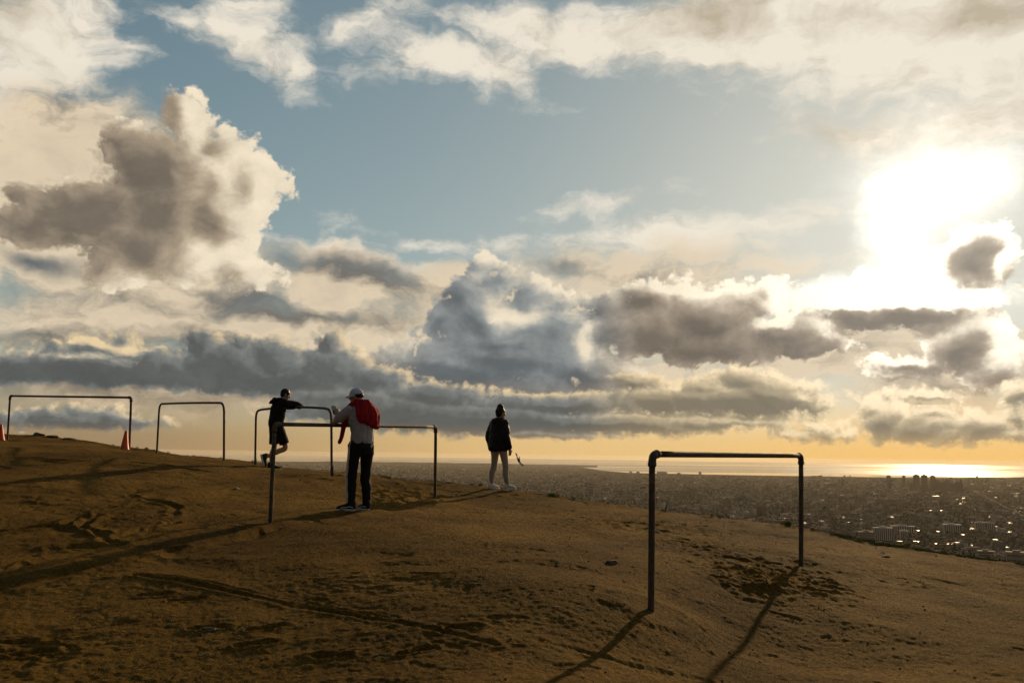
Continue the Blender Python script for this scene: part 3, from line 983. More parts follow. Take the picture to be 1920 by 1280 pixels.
for li in range(2):
    for k in range(seg):
        k2 = (k + 1) % seg
        tri += [(li * seg + k, li * seg + k2, (li + 1) * seg + k), (li * seg + k2, (li + 1) * seg + k2, (li + 1) * seg + k)]
tri += [(2 * seg + k, 2 * seg + (k + 1) % seg, 3 * seg) for k in range(seg)]
Ft = (np.arange(n)[:, None, None] * (seg * 3 + 1) + np.array(tri)[None]).reshape(-1, 3)
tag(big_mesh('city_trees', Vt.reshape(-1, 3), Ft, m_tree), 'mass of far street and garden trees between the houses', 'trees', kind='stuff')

# boulevard running across the plain
m_road, N, b = material('boulevard', 1.0, 0.0)
b.inputs['Base Color'].default_value = (0.12, 0.11, 0.10, 1)
P = [plain_at(*p) for p in ((1822, 921), (1845, 932), (1868, 944), (1895, 957), (1940, 980))]
V, F = [], []
for i, p in enumerate(P):
    q = (P[min(i + 1, 4)] - P[max(i - 1, 0)]).normalized()
    s = Vector((q.y, -q.x, 0)) * 10
    V += [p - s + Vector((0, 0, 9)), p + s + Vector((0, 0, 9))]
    if i:
        F.append((2 * i - 2, 2 * i - 1, 2 * i + 1, 2 * i))
tag(mesh_obj('road', V, F, m_road), 'pale straight boulevard crossing the plain', 'road', kind='structure')


def wall_mat(name, c, stripe):
    m, N, b = material(name, 0.9, 0.05)
    co = N.new('ShaderNodeTexCoord').outputs['Object']
    f = N.fbm(co, 0.05, 3, 0.6)
    N.put(b.inputs['Base Color'], N.v('SCALE', c, scale=N.mad(N.sub(f, 0.5), 0.5, 1.0)))
    return m


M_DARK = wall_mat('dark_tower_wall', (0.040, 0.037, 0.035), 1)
M_GREY = wall_mat('grey_tower_wall', (0.10, 0.098, 0.095), 1)
M_WHITE = wall_mat('pale_block_wall', (0.34, 0.33, 0.32), 1)
M_TAN = wall_mat('tan_block_wall', (0.17, 0.15, 0.125), 1)
M_GLASS, N, b = material('window_band', 0.2, 0.6)
b.inputs['Base Color'].default_value = (0.03, 0.03, 0.035, 1)


def box(x0, x1, y0, y1, z0, z1):
    V = [Vector(v) for v in ((x0, y0, z0), (x1, y0, z0), (x1, y1, z0), (x0, y1, z0), (x0, y0, z1), (x1, y0, z1), (x1, y1, z1), (x0, y1, z1))]
    return V, [(0, 3, 2, 1), (0, 1, 5, 4), (1, 2, 6, 5), (2, 3, 7, 6), (3, 0, 4, 7), (4, 5, 6, 7)]


def building(x0, x1, ytop, ybase, mat, label, cat='building', group=None, depth=0.6, cap='flat', bands=0, piers=0):
    """a far building read off its outline: wall, roof structure, window bands or piers"""
    base = plain_at((x0 + x1) / 2, ybase)
    D = base.y
    d = ray((x0 + x1) / 2, ytop)
    H = EYE.z + d.z * (D / d.y) - PLAIN_Z
    Wd = abs(x1 - x0) / F_PX * D
    root = empty('office_tower' if H > Wd * 1.3 else 'apartment_block', base, -math.atan2(base.x, base.y) + 0.10)
    tag(root, label, cat, group)
    dp = max(Wd * depth, 14)
    if cap == 'round':
        prof = [(0, 1), (0.86, 1), (0.93, 0.94), (0.975, 0.78), (1.0, 0.45)]
        V, F = [], []
        sg = 16
        for hz, rr in prof:
            for k in range(sg):
                a = 2 * math.pi * k / sg
                V.append(Vector((math.cos(a) * Wd / 2 * rr, math.sin(a) * dp / 2 * rr, H * hz)))
        for i in range(len(prof) - 1):
            for k in range(sg):
                F.append((i * sg + k, i * sg + (k + 1) % sg, (i + 1) * sg + (k + 1) % sg, (i + 1) * sg + k))
        F.append(tuple((len(prof) - 1) * sg + k for k in range(sg)))
        mesh_obj('wall', V, F, mat, root)
    else:
        mesh_obj('wall', *box(-Wd / 2, Wd / 2, -dp / 2, dp / 2, -1, H), mat, root)
        mesh_obj('roof', *box(-Wd * 0.53, Wd * 0.53, -dp * 0.53, dp * 0.53, H + 0.02, H + 1.6), mat, root)
        mesh_obj('plant_room', *box(-Wd * 0.2, Wd * 0.16, -dp * 0.2, dp * 0.2, H + 1.62, H + 1.6 + max(4.0, H * 0.05)), mat, root)
    for k in range(bands):
        z0 = H * (k + 0.25) / bands
        mesh_obj('window_band', *box(-Wd * 0.47, Wd * 0.47, -dp / 2 - 0.5, -dp / 2 - 0.05, z0, z0 + H / bands * 0.45), M_GLASS, root)
    for k in range(piers):
        xk = -Wd / 2 + Wd * (k + 0.5) / piers
        mesh_obj('pier', *box(xk - Wd / piers * 0.22, xk + Wd / piers * 0.22, -dp / 2 - 3.0, -dp / 2 - 0.05, 0, H * 0.985), mat, root)
        mesh_obj('window_strip', *box(xk + Wd / piers * 0.26, xk + Wd / piers * 0.70, -dp / 2 - 0.6, -dp / 2 - 0.05, H * 0.05, H * 0.95), M_GLASS, root)
    return root


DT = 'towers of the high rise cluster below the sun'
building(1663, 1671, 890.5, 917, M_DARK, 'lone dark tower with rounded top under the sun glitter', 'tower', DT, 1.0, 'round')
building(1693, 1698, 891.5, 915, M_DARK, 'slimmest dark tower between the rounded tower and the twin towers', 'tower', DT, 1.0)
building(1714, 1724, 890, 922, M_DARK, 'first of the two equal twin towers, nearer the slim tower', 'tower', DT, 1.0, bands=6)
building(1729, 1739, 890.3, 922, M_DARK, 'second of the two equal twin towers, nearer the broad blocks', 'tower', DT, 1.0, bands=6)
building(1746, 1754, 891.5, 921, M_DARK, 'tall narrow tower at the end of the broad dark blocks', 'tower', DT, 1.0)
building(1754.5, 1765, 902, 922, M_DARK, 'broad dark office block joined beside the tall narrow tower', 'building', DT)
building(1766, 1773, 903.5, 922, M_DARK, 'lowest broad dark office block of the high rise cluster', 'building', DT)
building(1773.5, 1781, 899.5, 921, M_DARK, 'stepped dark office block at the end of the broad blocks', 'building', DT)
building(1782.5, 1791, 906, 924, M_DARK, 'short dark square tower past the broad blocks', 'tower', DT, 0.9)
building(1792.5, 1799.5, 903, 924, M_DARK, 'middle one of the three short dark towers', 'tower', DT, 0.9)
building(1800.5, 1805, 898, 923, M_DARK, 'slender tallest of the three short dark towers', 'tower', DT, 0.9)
building(1706.5, 1713, 908, 921, M_DARK, 'low dark block at the foot of the first twin tower', 'building', DT)
building(1571, 1576, 898.5, 912, M_GREY, 'grey slab tower standing apart, first of a pair', 'tower', 'pair of grey slab towers')
building(1577, 1582, 898, 912, M_GREY, 'grey slab tower standing apart, second of a pair', 'tower', 'pair of grey slab towers')
SK = 'small blocks on the skyline by the sea'
for x0, x1, yt, yb, lab in ((1781, 1785, 895, 903, 'pale small block on the skyline above the short towers'), (1818, 1822, 896, 904, 'small square skyline block before the thin tall one'),
                            (1824, 1829, 895.5, 904, 'wide small skyline block beside the thin tall one'), (1831, 1834, 891.5, 905, 'thin tall tower rising over the coastal skyline'),
                            (1838, 1845, 897, 904, 'long low block past the thin skyline tower'), (1849, 1856, 896, 904, 'largest low block of the coastal skyline'),
                            (1861, 1866, 897, 903, 'last small block of the coastal skyline'), (1180, 1185, 883.5, 889, 'small block on the far shore left of the big frame'),
                            (1193, 1199, 884, 889, 'small wide block on the far shore beside the big frame'), (1232, 1250, 884, 890, 'long group block on the far shore inside the big frame'),
                            (1310, 1315, 884, 891, 'single block on the far shore inside the big frame'), (1270, 1276, 886, 891, 'low block on the far shore mid way inside the big frame'),
                            (1582, 1585, 891, 897, 'tiny mast like block on the skyline, near one of two'), (1593, 1595, 891, 897, 'tiny mast like block on the skyline, far one of two')):
    building(x0, x1, yt, yb, M_GREY, lab, 'building', SK)
WB = 'pale apartment blocks below the hill'
building(1640, 1672, 989, 1014, M_WHITE, 'largest pale apartment slab with tall ribs, close above the crest', 'building', WB, 0.4, piers=9)
building(1673, 1713, 986, 1001, M_WHITE, 'long pale slab behind the largest apartment slab', 'building', WB, 0.3, piers=10)
building(1688, 1703, 995, 1011, M_WHITE, 'small pale block in front of the long slab', 'building', WB, 0.6, piers=5)
building(1770, 1799, 983, 998, M_WHITE, 'pale ribbed block alone between trees', 'building', WB, 0.5, piers=8)
building(1829, 1846, 979, 994, M_WHITE, 'near half of the pale twin block far along the slope', 'building', WB, 0.5, piers=5)
building(1847.5, 1864, 980, 994.5, M_WHITE, 'far half of the pale twin block far along the slope', 'building', WB, 0.5, piers=5)
building(1612, 1638, 997, 1013, M_TAN, 'low tan block beside the largest apartment slab', 'building', WB, 0.6, bands=4)
building(1847, 1858, 942, 956, M_DARK, 'dark square block below the boulevard', 'building')
building(1640, 1660, 935, 945, M_GREY, 'wide grey block in the middle of the plain, first of three', 'building', 'wide grey blocks in the plain')
building(1663, 1680, 936, 946, M_GREY, 'wide grey block in the middle of the plain, second of three', 'building', 'wide grey blocks in the plain')
building(1683, 1697, 935, 945, M_GREY, 'wide grey block in the middle of the plain, third of three', 'building', 'wide grey blocks in the plain')
building(1836, 1862, 1033, 1047, M_TAN, 'low terraced house block close above the grassy crest', 'building', None, 0.6, bands=3)
building(1890, 1925, 1035, 1056, M_TAN, 'tan hillside house at the edge of the picture', 'building', None, 0.6, bands=2)
MB_ = 'mid rise blocks in the hazy plain'
building(1103, 1112, 905, 930, M_GREY, 'tall grey block in the plain between the standing person and big frame', 'tower', MB_, 0.8, bands=5)
building(994, 1007, 909, 923, M_GREY, 'grey block in the plain just past the flying bird', 'building', MB_, 0.8, bands=3)
building(1161, 1170, 919, 931, M_DARK, 'dark block in the plain beside the big frame', 'building', MB_, 0.8)
building(1264, 1273, 919, 935, M_GREY, 'grey block seen through the big frame, first of three', 'building', MB_, 0.8, bands=4)
building(1276, 1286, 920, 935, M_DARK, 'dark block seen through the big frame, second of three', 'building', MB_, 0.8)
building(1294, 1307, 915, 929, M_DARK, 'dark wide block seen through the big frame, third of three', 'building', MB_, 0.8)
building(1305, 1314, 924, 937, M_GREY, 'small grey block low inside the big frame', 'building', MB_, 0.8, bands=3)

# ------------------------------------------------------------------ the air between
m_haze = bpy.data.materials.new('haze')
m_haze.use_nodes = True
nt = m_haze.node_tree
nt.nodes.clear()
pvn = nt.nodes.new('ShaderNodeVolumePrincipled')
pvn.inputs['Color'].default_value = HAZE_COLOR
pvn.inputs['Density'].default_value = HAZE_DENSITY
pvn.inputs['Anisotropy'].default_value = HAZE_G
mo = nt.nodes.new('ShaderNodeOutputMaterial')
nt.links.new(pvn.outputs[0], mo.inputs['Volume'])
V, F = box(-64000, 64000, -4000, 64000, PLAIN_Z - 8, 9.0)
tag(mesh_obj('haze', V, F, m_haze), 'thin evening haze over the plain and the sea', 'haze', kind='stuff')


# ------------------------------------------------------------------ pipe frames on the hilltop
def tube(path, rad, seg=14, cap=True):
    """verts, faces of a round tube along points; rad a number or one per point"""
    P = [Vector(p) for p in path]
    rads = [rad] * len(P) if not hasattr(rad, '__len__') else rad
    V, F = [], []
    up = None
    for i, p in enumerate(P):
        t = (P[min(i + 1, len(P) - 1)] - P[max(i - 1, 0)]).normalized()
        if up is None:
            up = t.orthogonal().normalized()
        up = (up - t * up.dot(t)).normalized()
        s = t.cross(up)
        for k in range(seg):
            a = 2 * math.pi * k / seg
            V.append(p + (up * math.cos(a) + s * math.sin(a)) * rads[i])
    for i in range(len(P) - 1):
        for k in range(seg):
            k2 = (k + 1) % seg
            F.append((i * seg + k, i * seg + k2, (i + 1) * seg + k2, (i + 1) * seg + k))
    if cap:
        F.append(tuple(range(seg))[::-1])
        F.append(tuple((len(P) - 1) * seg + k for k in range(seg)))
    return V, F


def merge(parts):
    V, F = [], []
    for v, f in parts:
        o = len(V)
        V += list(v)
        F += [tuple(i + o for i in q) for q in f]
    return V, F


def pipe_mat(name, c1, c2, rough):
    m, N, b = material(name, rough, 0.18, 0.0)
    co = N.new('ShaderNodeNewGeometry').outputs['Position']
    f = N.fbm(co, 9.0, 5, 0.65)
    g = N.fbm(N.v('MULTIPLY', co, (1, 1, 0.25)), 60.0, 3, 0.6)
    N.put(b.inputs['Base Color'], N.mix(N.step(N.add(f, N.mul(N.sub(g, 0.5), 0.4)), 0.40, 0.66), c1, c2))
    N.put(b.inputs['Roughness'], N.mad(f, 0.35, rough - 0.15))
    bp = N.new('ShaderNodeBump')
    bp.inputs['Strength'].default_value = 0.25
    bp.inputs['Distance'].default_value = 0.004
    N.put(bp.inputs['Height'], g)
    N.put(b.inputs['Normal'], bp.outputs[0])
    return m


M_PIPE = pipe_mat('rusted_pipe', (0.064, 0.050, 0.037), (0.120, 0.082, 0.052), 0.75)
M_PIPE2 = pipe_mat('painted_pipe', (0.060, 0.050, 0.042), (0.110, 0.085, 0.062), 0.7)


def arc(p, a, b_, r, n=8):
    """points of a bend of radius r at corner p between directions a and b_ (unit vectors away from p)"""
    out = []
    for k in range(n + 1):
        t = k / n
        q = p + a * r * (1 - t) ** 2 + b_ * r * t ** 2
        out.append(q)
    return out


def frame(base_l, base_r, top_l, top_r, rad, mat, label, elbow=True, bow=0.0, collars=()):
    bl, br = Vector(base_l), Vector(base_r)
    tl, tr = Vector(top_l), Vector(top_r)
    root = empty('pipe_frame', (bl + br) / 2)
    tag(root, label, 'barrier', 'pipe frames standing on the hilltop')
    inv = -((bl + br) / 2)

    def part(name, vf, smooth=True, parent=root):
        o = mesh_obj(name, [v + inv for v in vf[0]], vf[1], mat, parent, smooth)
        return o
    dl, dr, dh = (bl - tl).normalized(), (br - tr).normalized(), (tr - tl).normalized()
    r = 0.075 if elbow else 0.21
    for bs, tp, d, hd in ((bl, tl, dl, dh), (br, tr, dr, -dh)):
        end = tp + d * (r - 0.012)
        lift = Vector((0, 0, 0.25))
        n = 6
        part('post', tube([bs - lift * 1.0 + (end - bs + lift) * (i / n) for i in range(n + 1)], rad, 16))
        if elbow:
            q = arc(tp, d, hd, r)
            e = tube(q, rad * 1.22, 16)
            c1 = tube([q[0] + d * 0.026, q[0] + d * 0.012, q[0] - d * 0.004, q[0] - d * 0.010], [rad * 1.26, rad * 1.36, rad * 1.36, rad * 1.2], 16)
            c2 = tube([q[-1] + hd * 0.026, q[-1] + hd * 0.012, q[-1] - hd * 0.004, q[-1] - hd * 0.010], [rad * 1.26, rad * 1.36, rad * 1.36, rad * 1.2], 16)
            part('elbow', merge([e, c1, c2]))
    for bs, d in ((bl, dl), (br, dr)):
        if collars:
            part('collar', tube([bs - d * h_ for h_ in (-0.1, collars[0], collars[0] + 0.012)], [rad * 1.28, rad * 1.28, rad * 1.02], 16))
    if elbow:
        a0, a1 = tl + dh * (r - 0.012), tr - dh * (r - 0.012)
        P = [a0.lerp(a1, i / 12) + Vector((0, 0, bow * math.sin(math.pi * i / 12))) for i in range(13)]
    else:
        mids = [tl.lerp(tr, i / 14) + Vector((0, 0, bow * math.sin(math.pi * i / 14))) for i in range(15)]
        P = arc(tl, dl, dh, r, 10) + [p for p in mids if (p - tl).length > r * 1.1 and (p - tr).length > r * 1.1] + arc(tr, -dh, dr, r, 10)
    part('crossbar', tube(P, rad, 16))
    return root


def frame_px(bl, tl, br, tr, dl, dr, *a, **k):
    return frame(at(*bl, dl), at(*br, dr), at(*tl, dl), at(*tr, dr), *a, **k)


frame_px((1220, 1138), (1223, 851), (1501, 1053), (1502, 854), 7.36, 10.56, 0.0262, M_PIPE,
         'large pipe frame standing alone on the slope before the city view')
frame_px((507, 977), (515, 795), (816, 931), (817, 800), 11.65, 16.1, 0.0268, M_PIPE,
         'pipe frame the person with the red sweater leans on')
frame_px((479, 874), (480, 769), (623, 889), (621, 766), 20.7, 17.7, 0.0245, M_PIPE2,
         'round cornered pipe frame the person in black leans on', False, 0.05, (0.16,))
frame_px((294, 851), (299, 757), (421, 864), (420, 755), 22.9, 19.5, 0.0245, M_PIPE2,
         'empty round cornered pipe frame beyond the traffic cone', False, 0.01)
frame_px((14, 827), (19, 742), (243, 843), (246, 745), 25.0, 21.7, 0.0268, M_PIPE,
         'wide square cornered pipe frame with traffic cones at its posts')


# ------------------------------------------------------------------ people
def ell_loft(sections, seg=20):
    """closed loft of ellipses: (centre, width axis, depth axis) with half sizes as the axes' lengths"""
    V, F = [], []
    for c, a, b_ in sections:
        for k in range(seg):
            t = 2 * math.pi * k / seg
            V.append(Vector(c) + Vector(a) * math.cos(t) + Vector(b_) * math.sin(t))
    n = len(sections)
    for i in range(n - 1):
        for k in range(seg):
            k2 = (k + 1) % seg
            F.append((i * seg + k, i * seg + k2, (i + 1) * seg + k2, (i + 1) * seg + k))
    F.append(tuple(range(seg))[::-1])
    F.append(tuple((n - 1) * seg + k for k in range(seg)))
    return V, F


def limb(pts, rads, seg=14, round_ends=True):
    """a tapering limb with rounded ends, its bends smoothed"""
    P = [Vector(p) for p in pts]
    Q, R = [], []
    for i in range(len(P) - 1):
        for s in range(5):
            t = s / 5
            p0, p1, p2, p3 = P[max(i - 1, 0)], P[i], P[i + 1], P[min(i + 2, len(P) - 1)]
            Q.append(0.5 * ((2 * p1) + (p2 - p0) * t + (2 * p0 - 5 * p1 + 4 * p2 - p3) * t * t + (3 * p1 - p0 - 3 * p2 + p3) * t ** 3))
            e = t * t * (3 - 2 * t)
            R.append(rads[i] * (1 - e) + rads[i + 1] * e)
    Q.append(P[-1])
    R.append(rads[-1])
    if round_ends:
        d0, d1 = (Q[0] - Q[1]).normalized(), (Q[-1] - Q[-2]).normalized()
        Q = [Q[0] + d0 * R[0] * 0.95, Q[0] + d0 * R[0] * 0.65] + Q + [Q[-1] + d1 * R[-1] * 0.65, Q[-1] + d1 * R[-1] * 0.95]
        R = [R[0] * 0.25, R[0] * 0.75] + R + [R[-1] * 0.75, R[-1] * 0.25]
    return tube(Q, R, seg)


def ball(c, rx, ry, rz, rot=None, n=12):
    """an ellipsoid"""
    V, F = [], []
    M = rot or Matrix.Identity(3)
    for i in range(n + 1):
        th = math.pi * min(max(i / n, 0.02), 0.98)
        for k in range(16):
            a = 2 * math.pi * k / 16
            V.append(Vector(c) + M @ Vector((rx * math.sin(th) * math.cos(a), ry * math.sin(th) * math.sin(a), -rz * math.cos(th))))
    for i in range(n):
        for k in range(16):
            k2 = (k + 1) % 16
            F.append((i * 16 + k, i * 16 + k2, (i + 1) * 16 + k2, (i + 1) * 16 + k))
    F.append(tuple(range(16))[::-1])
    F.append(tuple(n * 16 + k for k in range(16)))
    return V, F


def fuse(name, parts, mat, parent, voxel=0.009, smooth=4, wrinkle=None):
    """overlapping closed shapes grown into one continuous skin"""
    V, F = merge(parts)
    tmp = mesh_obj(name + '_tmp', V, F)
    md = tmp.modifiers.new('r', 'REMESH')
    md.mode = 'VOXEL'
    md.voxel_size = voxel
    if smooth:
        ms = tmp.modifiers.new('s', 'SMOOTH')
        ms.factor = 0.5
        ms.iterations = smooth
    dg = bpy.context.evaluated_depsgraph_get()
    me = bpy.data.meshes.new_from_object(tmp.evaluated_get(dg))
    old = tmp.data
    bpy.data.objects.remove(tmp)
    bpy.data.meshes.remove(old)
    me.name = name
    if wrinkle:
        amp, fx, fz, seed = wrinkle
        co = np.empty(len(me.vertices) * 3, np.float32)
        me.vertices.foreach_get('co', co)
        no = np.array([v.normal[:] for v in me.vertices])
        co = co.reshape(-1, 3)
        ang = np.arctan2(co[:, 0], co[:, 1])
        d = amp * (fbm2(ang * fx + co[:, 2] * 2, co[:, 2] * fz, 3, 0.55, seed) + 0.5 * fbm2(co[:, 0] * 14 + seed, co[:, 2] * 10 + co[:, 1] * 9, 2, 0.5, seed + 5))
        me.vertices.foreach_set('co', (co + no * d[:, None]).astype(np.float32).ravel())
    me.polygons.foreach_set('use_smooth', [True] * len(me.polygons))
    me.materials.clear()
    me.materials.append(mat)
    return link(bpy.data.objects.new(name, me), parent)


def skin_mat(name, c):
    m = cloth(name, c, 0.12, 20.0, 0.55, 0.05)
    m.node_tree.nodes['Principled BSDF'].inputs['Subsurface Weight'].default_value = 0.15
    m.node_tree.nodes['Principled BSDF'].inputs['Subsurface Scale'].default_value = 0.02
    return m


M_SKIN = skin_mat('skin', (0.36, 0.20, 0.13))
M_SKIN2 = skin_mat('skin_pale', (0.42, 0.26, 0.18))
M_HAIR = cloth('dark_hair', (0.018, 0.012, 0.009), 0.6, 120.0, 0.5, 0.5)
M_BLACK = cloth('black_fabric', (0.012, 0.011, 0.012), 0.3, 60.0, 0.9, 0.2)
M_BLACK2 = cloth('black_nylon', (0.014, 0.012, 0.013), 0.3, 40.0, 0.6, 0.2)
M_GREYTEE = cloth('grey_jersey', (0.31, 0.29, 0.31), 0.2, 80.0, 0.9, 0.15)
M_RED = cloth('red_knit', (0.27, 0.008, 0.012), 0.3, 120.0, 0.9, 0.4)
M_CAP = cloth('pale_cap_cotton', (0.50, 0.50, 0.66), 0.12, 60.0, 0.9, 0.15)
M_WHITE_RUB = cloth('white_rubber', (0.62, 0.60, 0.57), 0.15, 20.0, 0.6, 0.05)
M_STRIPE = cloth('pale_stripe', (0.50, 0.46, 0.42), 0.15, 40.0, 0.8, 0.1)
M_LEGGING = cloth('taupe_leggings', (0.34, 0.27, 0.23), 0.15, 60.0, 0.7, 0.1)
M_WHITE_SHOE = cloth('white_canvas', (0.66, 0.64, 0.62), 0.12, 60.0, 0.8, 0.1)
M_OLIVE = cloth('olive_mesh_shoe', (0.030, 0.036, 0.014), 0.3, 60.0, 0.8, 0.1)
M_SHOE = cloth('black_canvas', (0.016, 0.015, 0.016), 0.3, 60.0, 0.8, 0.1)


def head_parts(c, yaw, pitch, s=1.0):
    """skull, jaw, nose, ears, brow round the centre c; yaw to the left positive"""
    M = Matrix.Rotation(yaw, 3, 'Z') @ Matrix.Rotation(pitch, 3, 'X')

    def p(x, y, z):
        return Vector(c) + M @ Vector((x, y, z)) * s
    out = [ball(p(0, -0.012, 0.02), 0.076 * s, 0.096 * s, 0.102 * s, M), ball(p(0, 0.028, -0.055), 0.055 * s, 0.062 * s, 0.062 * s, M),
           ball(p(0, 0.068, -0.085), 0.026 * s, 0.022 * s, 0.022 * s, M), limb([p(0, 0.078, 0.022), p(0, 0.102, -0.018)], [0.010 * s, 0.015 * s]),
           ball(p(0, 0.074, 0.038), 0.05 * s, 0.016 * s, 0.014 * s, M), ball(p(0, 0.080, -0.052), 0.024 * s, 0.014 * s, 0.010 * s, M)]
    for sx in (-1, 1):
        out.append(ball(p(0.076 * sx, -0.012, -0.008), 0.012 * s, 0.020 * s, 0.034 * s, M))
        out.append(ball(p(0.045 * sx, 0.055, -0.020), 0.025 * s, 0.022 * s, 0.022 * s, M))
    return out, M


def hand_parts(wrist, direction, palm_normal, curl, side, s=1.0):
    """palm, four unequal curled fingers and a thumb; side +1: thumb on the right of the palm"""
    d = Vector(direction).normalized()
    nrm = Vector(palm_normal)
    nrm = (nrm - d * nrm.dot(d)).normalized()
    x = d.cross(nrm).normalized() * side
    w = Vector(wrist)
    M = Matrix((x, d, nrm)).transposed()
    out = [ball(w + d * 0.045 * s, 0.040 * s, 0.055 * s, 0.016 * s, M), limb([w - d * 0.03, w + d * 0.03], [0.025 * s, 0.026 * s])]
    for k, (off, L) in enumerate(((-0.030, 0.058), (-0.010, 0.074), (0.010, 0.082), (0.030, 0.072))):
        p0 = w + d * 0.080 * s + x * off * s
        pts, q, a = [p0 - d * 0.02 * s, p0], p0, 0.0
        for j in range(3):
            a += curl * (0.6 if j == 0 else 1.0)
            q = q + (d * math.cos(a) + nrm * math.sin(a)) * L * s * (0.45, 0.32, 0.23)[j]
            pts.append(q)
        out.append(limb(pts, [0.0095 * s, 0.0095 * s, 0.009 * s, 0.0085 * s, 0.008 * s], 10))
    t0 = w + d * 0.025 * s + x * 0.030 * s
    t1 = t0 + (d * 0.6 + x * 0.75 + nrm * 0.35).normalized() * 0.040 * s
    t2 = t1 + (d * 0.9 + x * 0.1 + nrm * 0.45).normalized() * 0.032 * s
    out.append(limb([t0 - x * 0.01, t0, t1, t2], [0.013 * s, 0.0125 * s, 0.011 * s, 0.009 * s], 10))
    return out


def shoe(ankle, heading, parent, m_up, m_sole, pitch=0.0, L=0.285, name='shoe', low=False):
    """a trainer: shaped upper on a rubber sole (its part)"""
    M = Matrix.Rotation(heading, 3, 'Z') @ Matrix.Rotation(pitch, 3, 'X')
    o = Vector(ankle)

    def p(x, y, z):
        return o + M @ Vector((x, y, z - 0.085))
    secs = [(-0.075, 0.020, 0.030, 0.030), (-0.068, 0.033, 0.046, 0.05), (-0.02, 0.037, 0.058, 0.062), (0.03, 0.038, 0.050, 0.05), (0.09, 0.043, 0.036, 0.038), (0.15, 0.043, 0.028, 0.030),
            (0.185, 0.034, 0.022, 0.024), (0.205, 0.015, 0.012, 0.014)]
    sc = L / 0.285
    up = ell_loft([(p(0, y * sc, 0.022 + hh), M @ Vector((w, 0, 0)), M @ Vector((0, 0, hh))) for y, w, hh, _ in secs], 16)
    coll = limb([p(0, -0.03, 0.06), p(0, -0.035, 0.115)], [0.044, 0.043])
    u = fuse(name, [up] if low else [up, coll], m_up, parent, 0.007, 3)
    so = []
    for z in (0.0, 0.006, 0.026, 0.030):
        row = []
        g = 0.9 if z in (0.0, 0.030) else 1.0
        for k in range(28):
            t = 2 * math.pi * k / 28
            y = 0.065 + 0.146 * math.sin(t) * g
            w = (0.042 + 0.006 * math.sin(t) - 0.006 * math.exp(-((y - 0.04) / 0.04) ** 2)) * g
            row.append(p(w * math.cos(t), y * sc, z))
        so.append(row)
    V = [v for row in so for v in row]
    F = [(i * 28 + k, i * 28 + (k + 1) % 28, (i + 1) * 28 + (k + 1) % 28, (i + 1) * 28 + k) for i in range(3) for k in range(28)]
    F += [tuple(range(28))[::-1], tuple(84 + k for k in range(28))]
    mesh_obj('sole', V, F, m_sole, u, True)
    return u


def torso(levels, yaw=0.0, grow=0.0):
    """levels: (centre, half width, half depth)"""
    c, s = math.cos(yaw), math.sin(yaw)
    S = [(Vector(ce), Vector((c, s, 0)) * (w + grow), Vector((-s, c, 0)) * (d + grow)) for ce, w, d in levels]
    f, l = S[0], S[-1]
    return ell_loft([(f[0] - Vector((0, 0, 0.01)), f[1] * 0.8, f[2] * 0.8)] + S + [(l[0] + Vector((0, 0, 0.02)), l[1] * 0.6, l[2] * 0.6)], 28)


def person(px, py, dist, heading, label, dz=0.0):
    x, y = at(px, py, dist).x, dist
    z = max(ground_z(x + dx, y + dy) for dx in (-0.14, 0, 0.14) for dy in (-0.06, 0.06)) - 0.008
    root = empty('person', (x, y, z + dz), -math.radians(heading))
    tag(root, label, 'person')
    return root


# ---- the one with the red sweater, forearms on the bar, looking at a telephone
R1 = person(672, 958, 13.1, -38, 'person in pale cap with red sweater over the shoulders, leaning on the bar')
hp, M = head_parts((-0.02, 0.15, 1.625), 0.62, -0.16)
tor = [((0, -0.02, 0.88), 0.150, 0.105), ((0, -0.03, 0.98), 0.155, 0.110), ((0, -0.015, 1.10), 0.140, 0.100), ((0, 0.02, 1.28), 0.165, 0.115), ((0, 0.045, 1.40), 0.178, 0.105),
       ((0, 0.06, 1.47), 0.120, 0.080)]
sh = {-1: Vector((-0.185, 0.045, 1.42)), 1: Vector((0.185, 0.055, 1.42))}
el = {-1: Vector((-0.325, 0.200, 1.245)), 1: Vector((0.02, 0.335, 1.25))}
wr = {-1: Vector((-0.205, 0.355, 1.355)), 1: Vector((-0.125, 0.40, 1.36))}
hip = {-1: Vector((-0.095, -0.02, 0.90)), 1: Vector((0.095, -0.03, 0.90))}
kn = {-1: Vector((-0.125, 0.010, 0.48)), 1: Vector((0.105, 0.015, 0.48))}
an = {-1: Vector((-0.150, -0.035, 0.095)), 1: Vector((0.100, -0.045, 0.095))}
body = hp + [torso(tor), limb([(0, 0.05, 1.45), (-0.01, 0.10, 1.56)], [0.058, 0.056])]
for s in (-1, 1):
    body += [limb([sh[s], (sh[s] + el[s]) / 2, el[s], (el[s] * 0.6 + wr[s] * 0.4), wr[s]], [0.052, 0.046, 0.040, 0.040, 0.026]),
             limb([hip[s], kn[s], kn[s] * 0.65 + an[s] * 0.35 + Vector((0, -0.02, 0)), an[s]], [0.082, 0.055, 0.054, 0.036])]
    body += hand_parts(wr[s], Vector((0.05 * -s, 0.35, 0.55)), Vector((-0.4 * s, 0.9, -0.3)) * 1.0, 0.45, s)
fuse('body', body, M_SKIN, R1, 0.0075, 3)
tee = [torso([((0.005, -0.03, 0.955), 0.172, 0.128), ((0.005, -0.03, 1.00), 0.172, 0.130), ((0.005, -0.02, 1.10), 0.165, 0.124), ((0, 0.015, 1.28), 0.186, 0.135), ((0, 0.045, 1.41), 0.192, 0.120), ((0, 0.06, 1.475), 0.125, 0.088)])]
for s in (-1, 1):
    mid = sh[s] * 0.42 + el[s] * 0.58
    tee.append(limb([sh[s], (sh[s] + el[s]) / 2, mid], [0.070, 0.072, 0.073]))
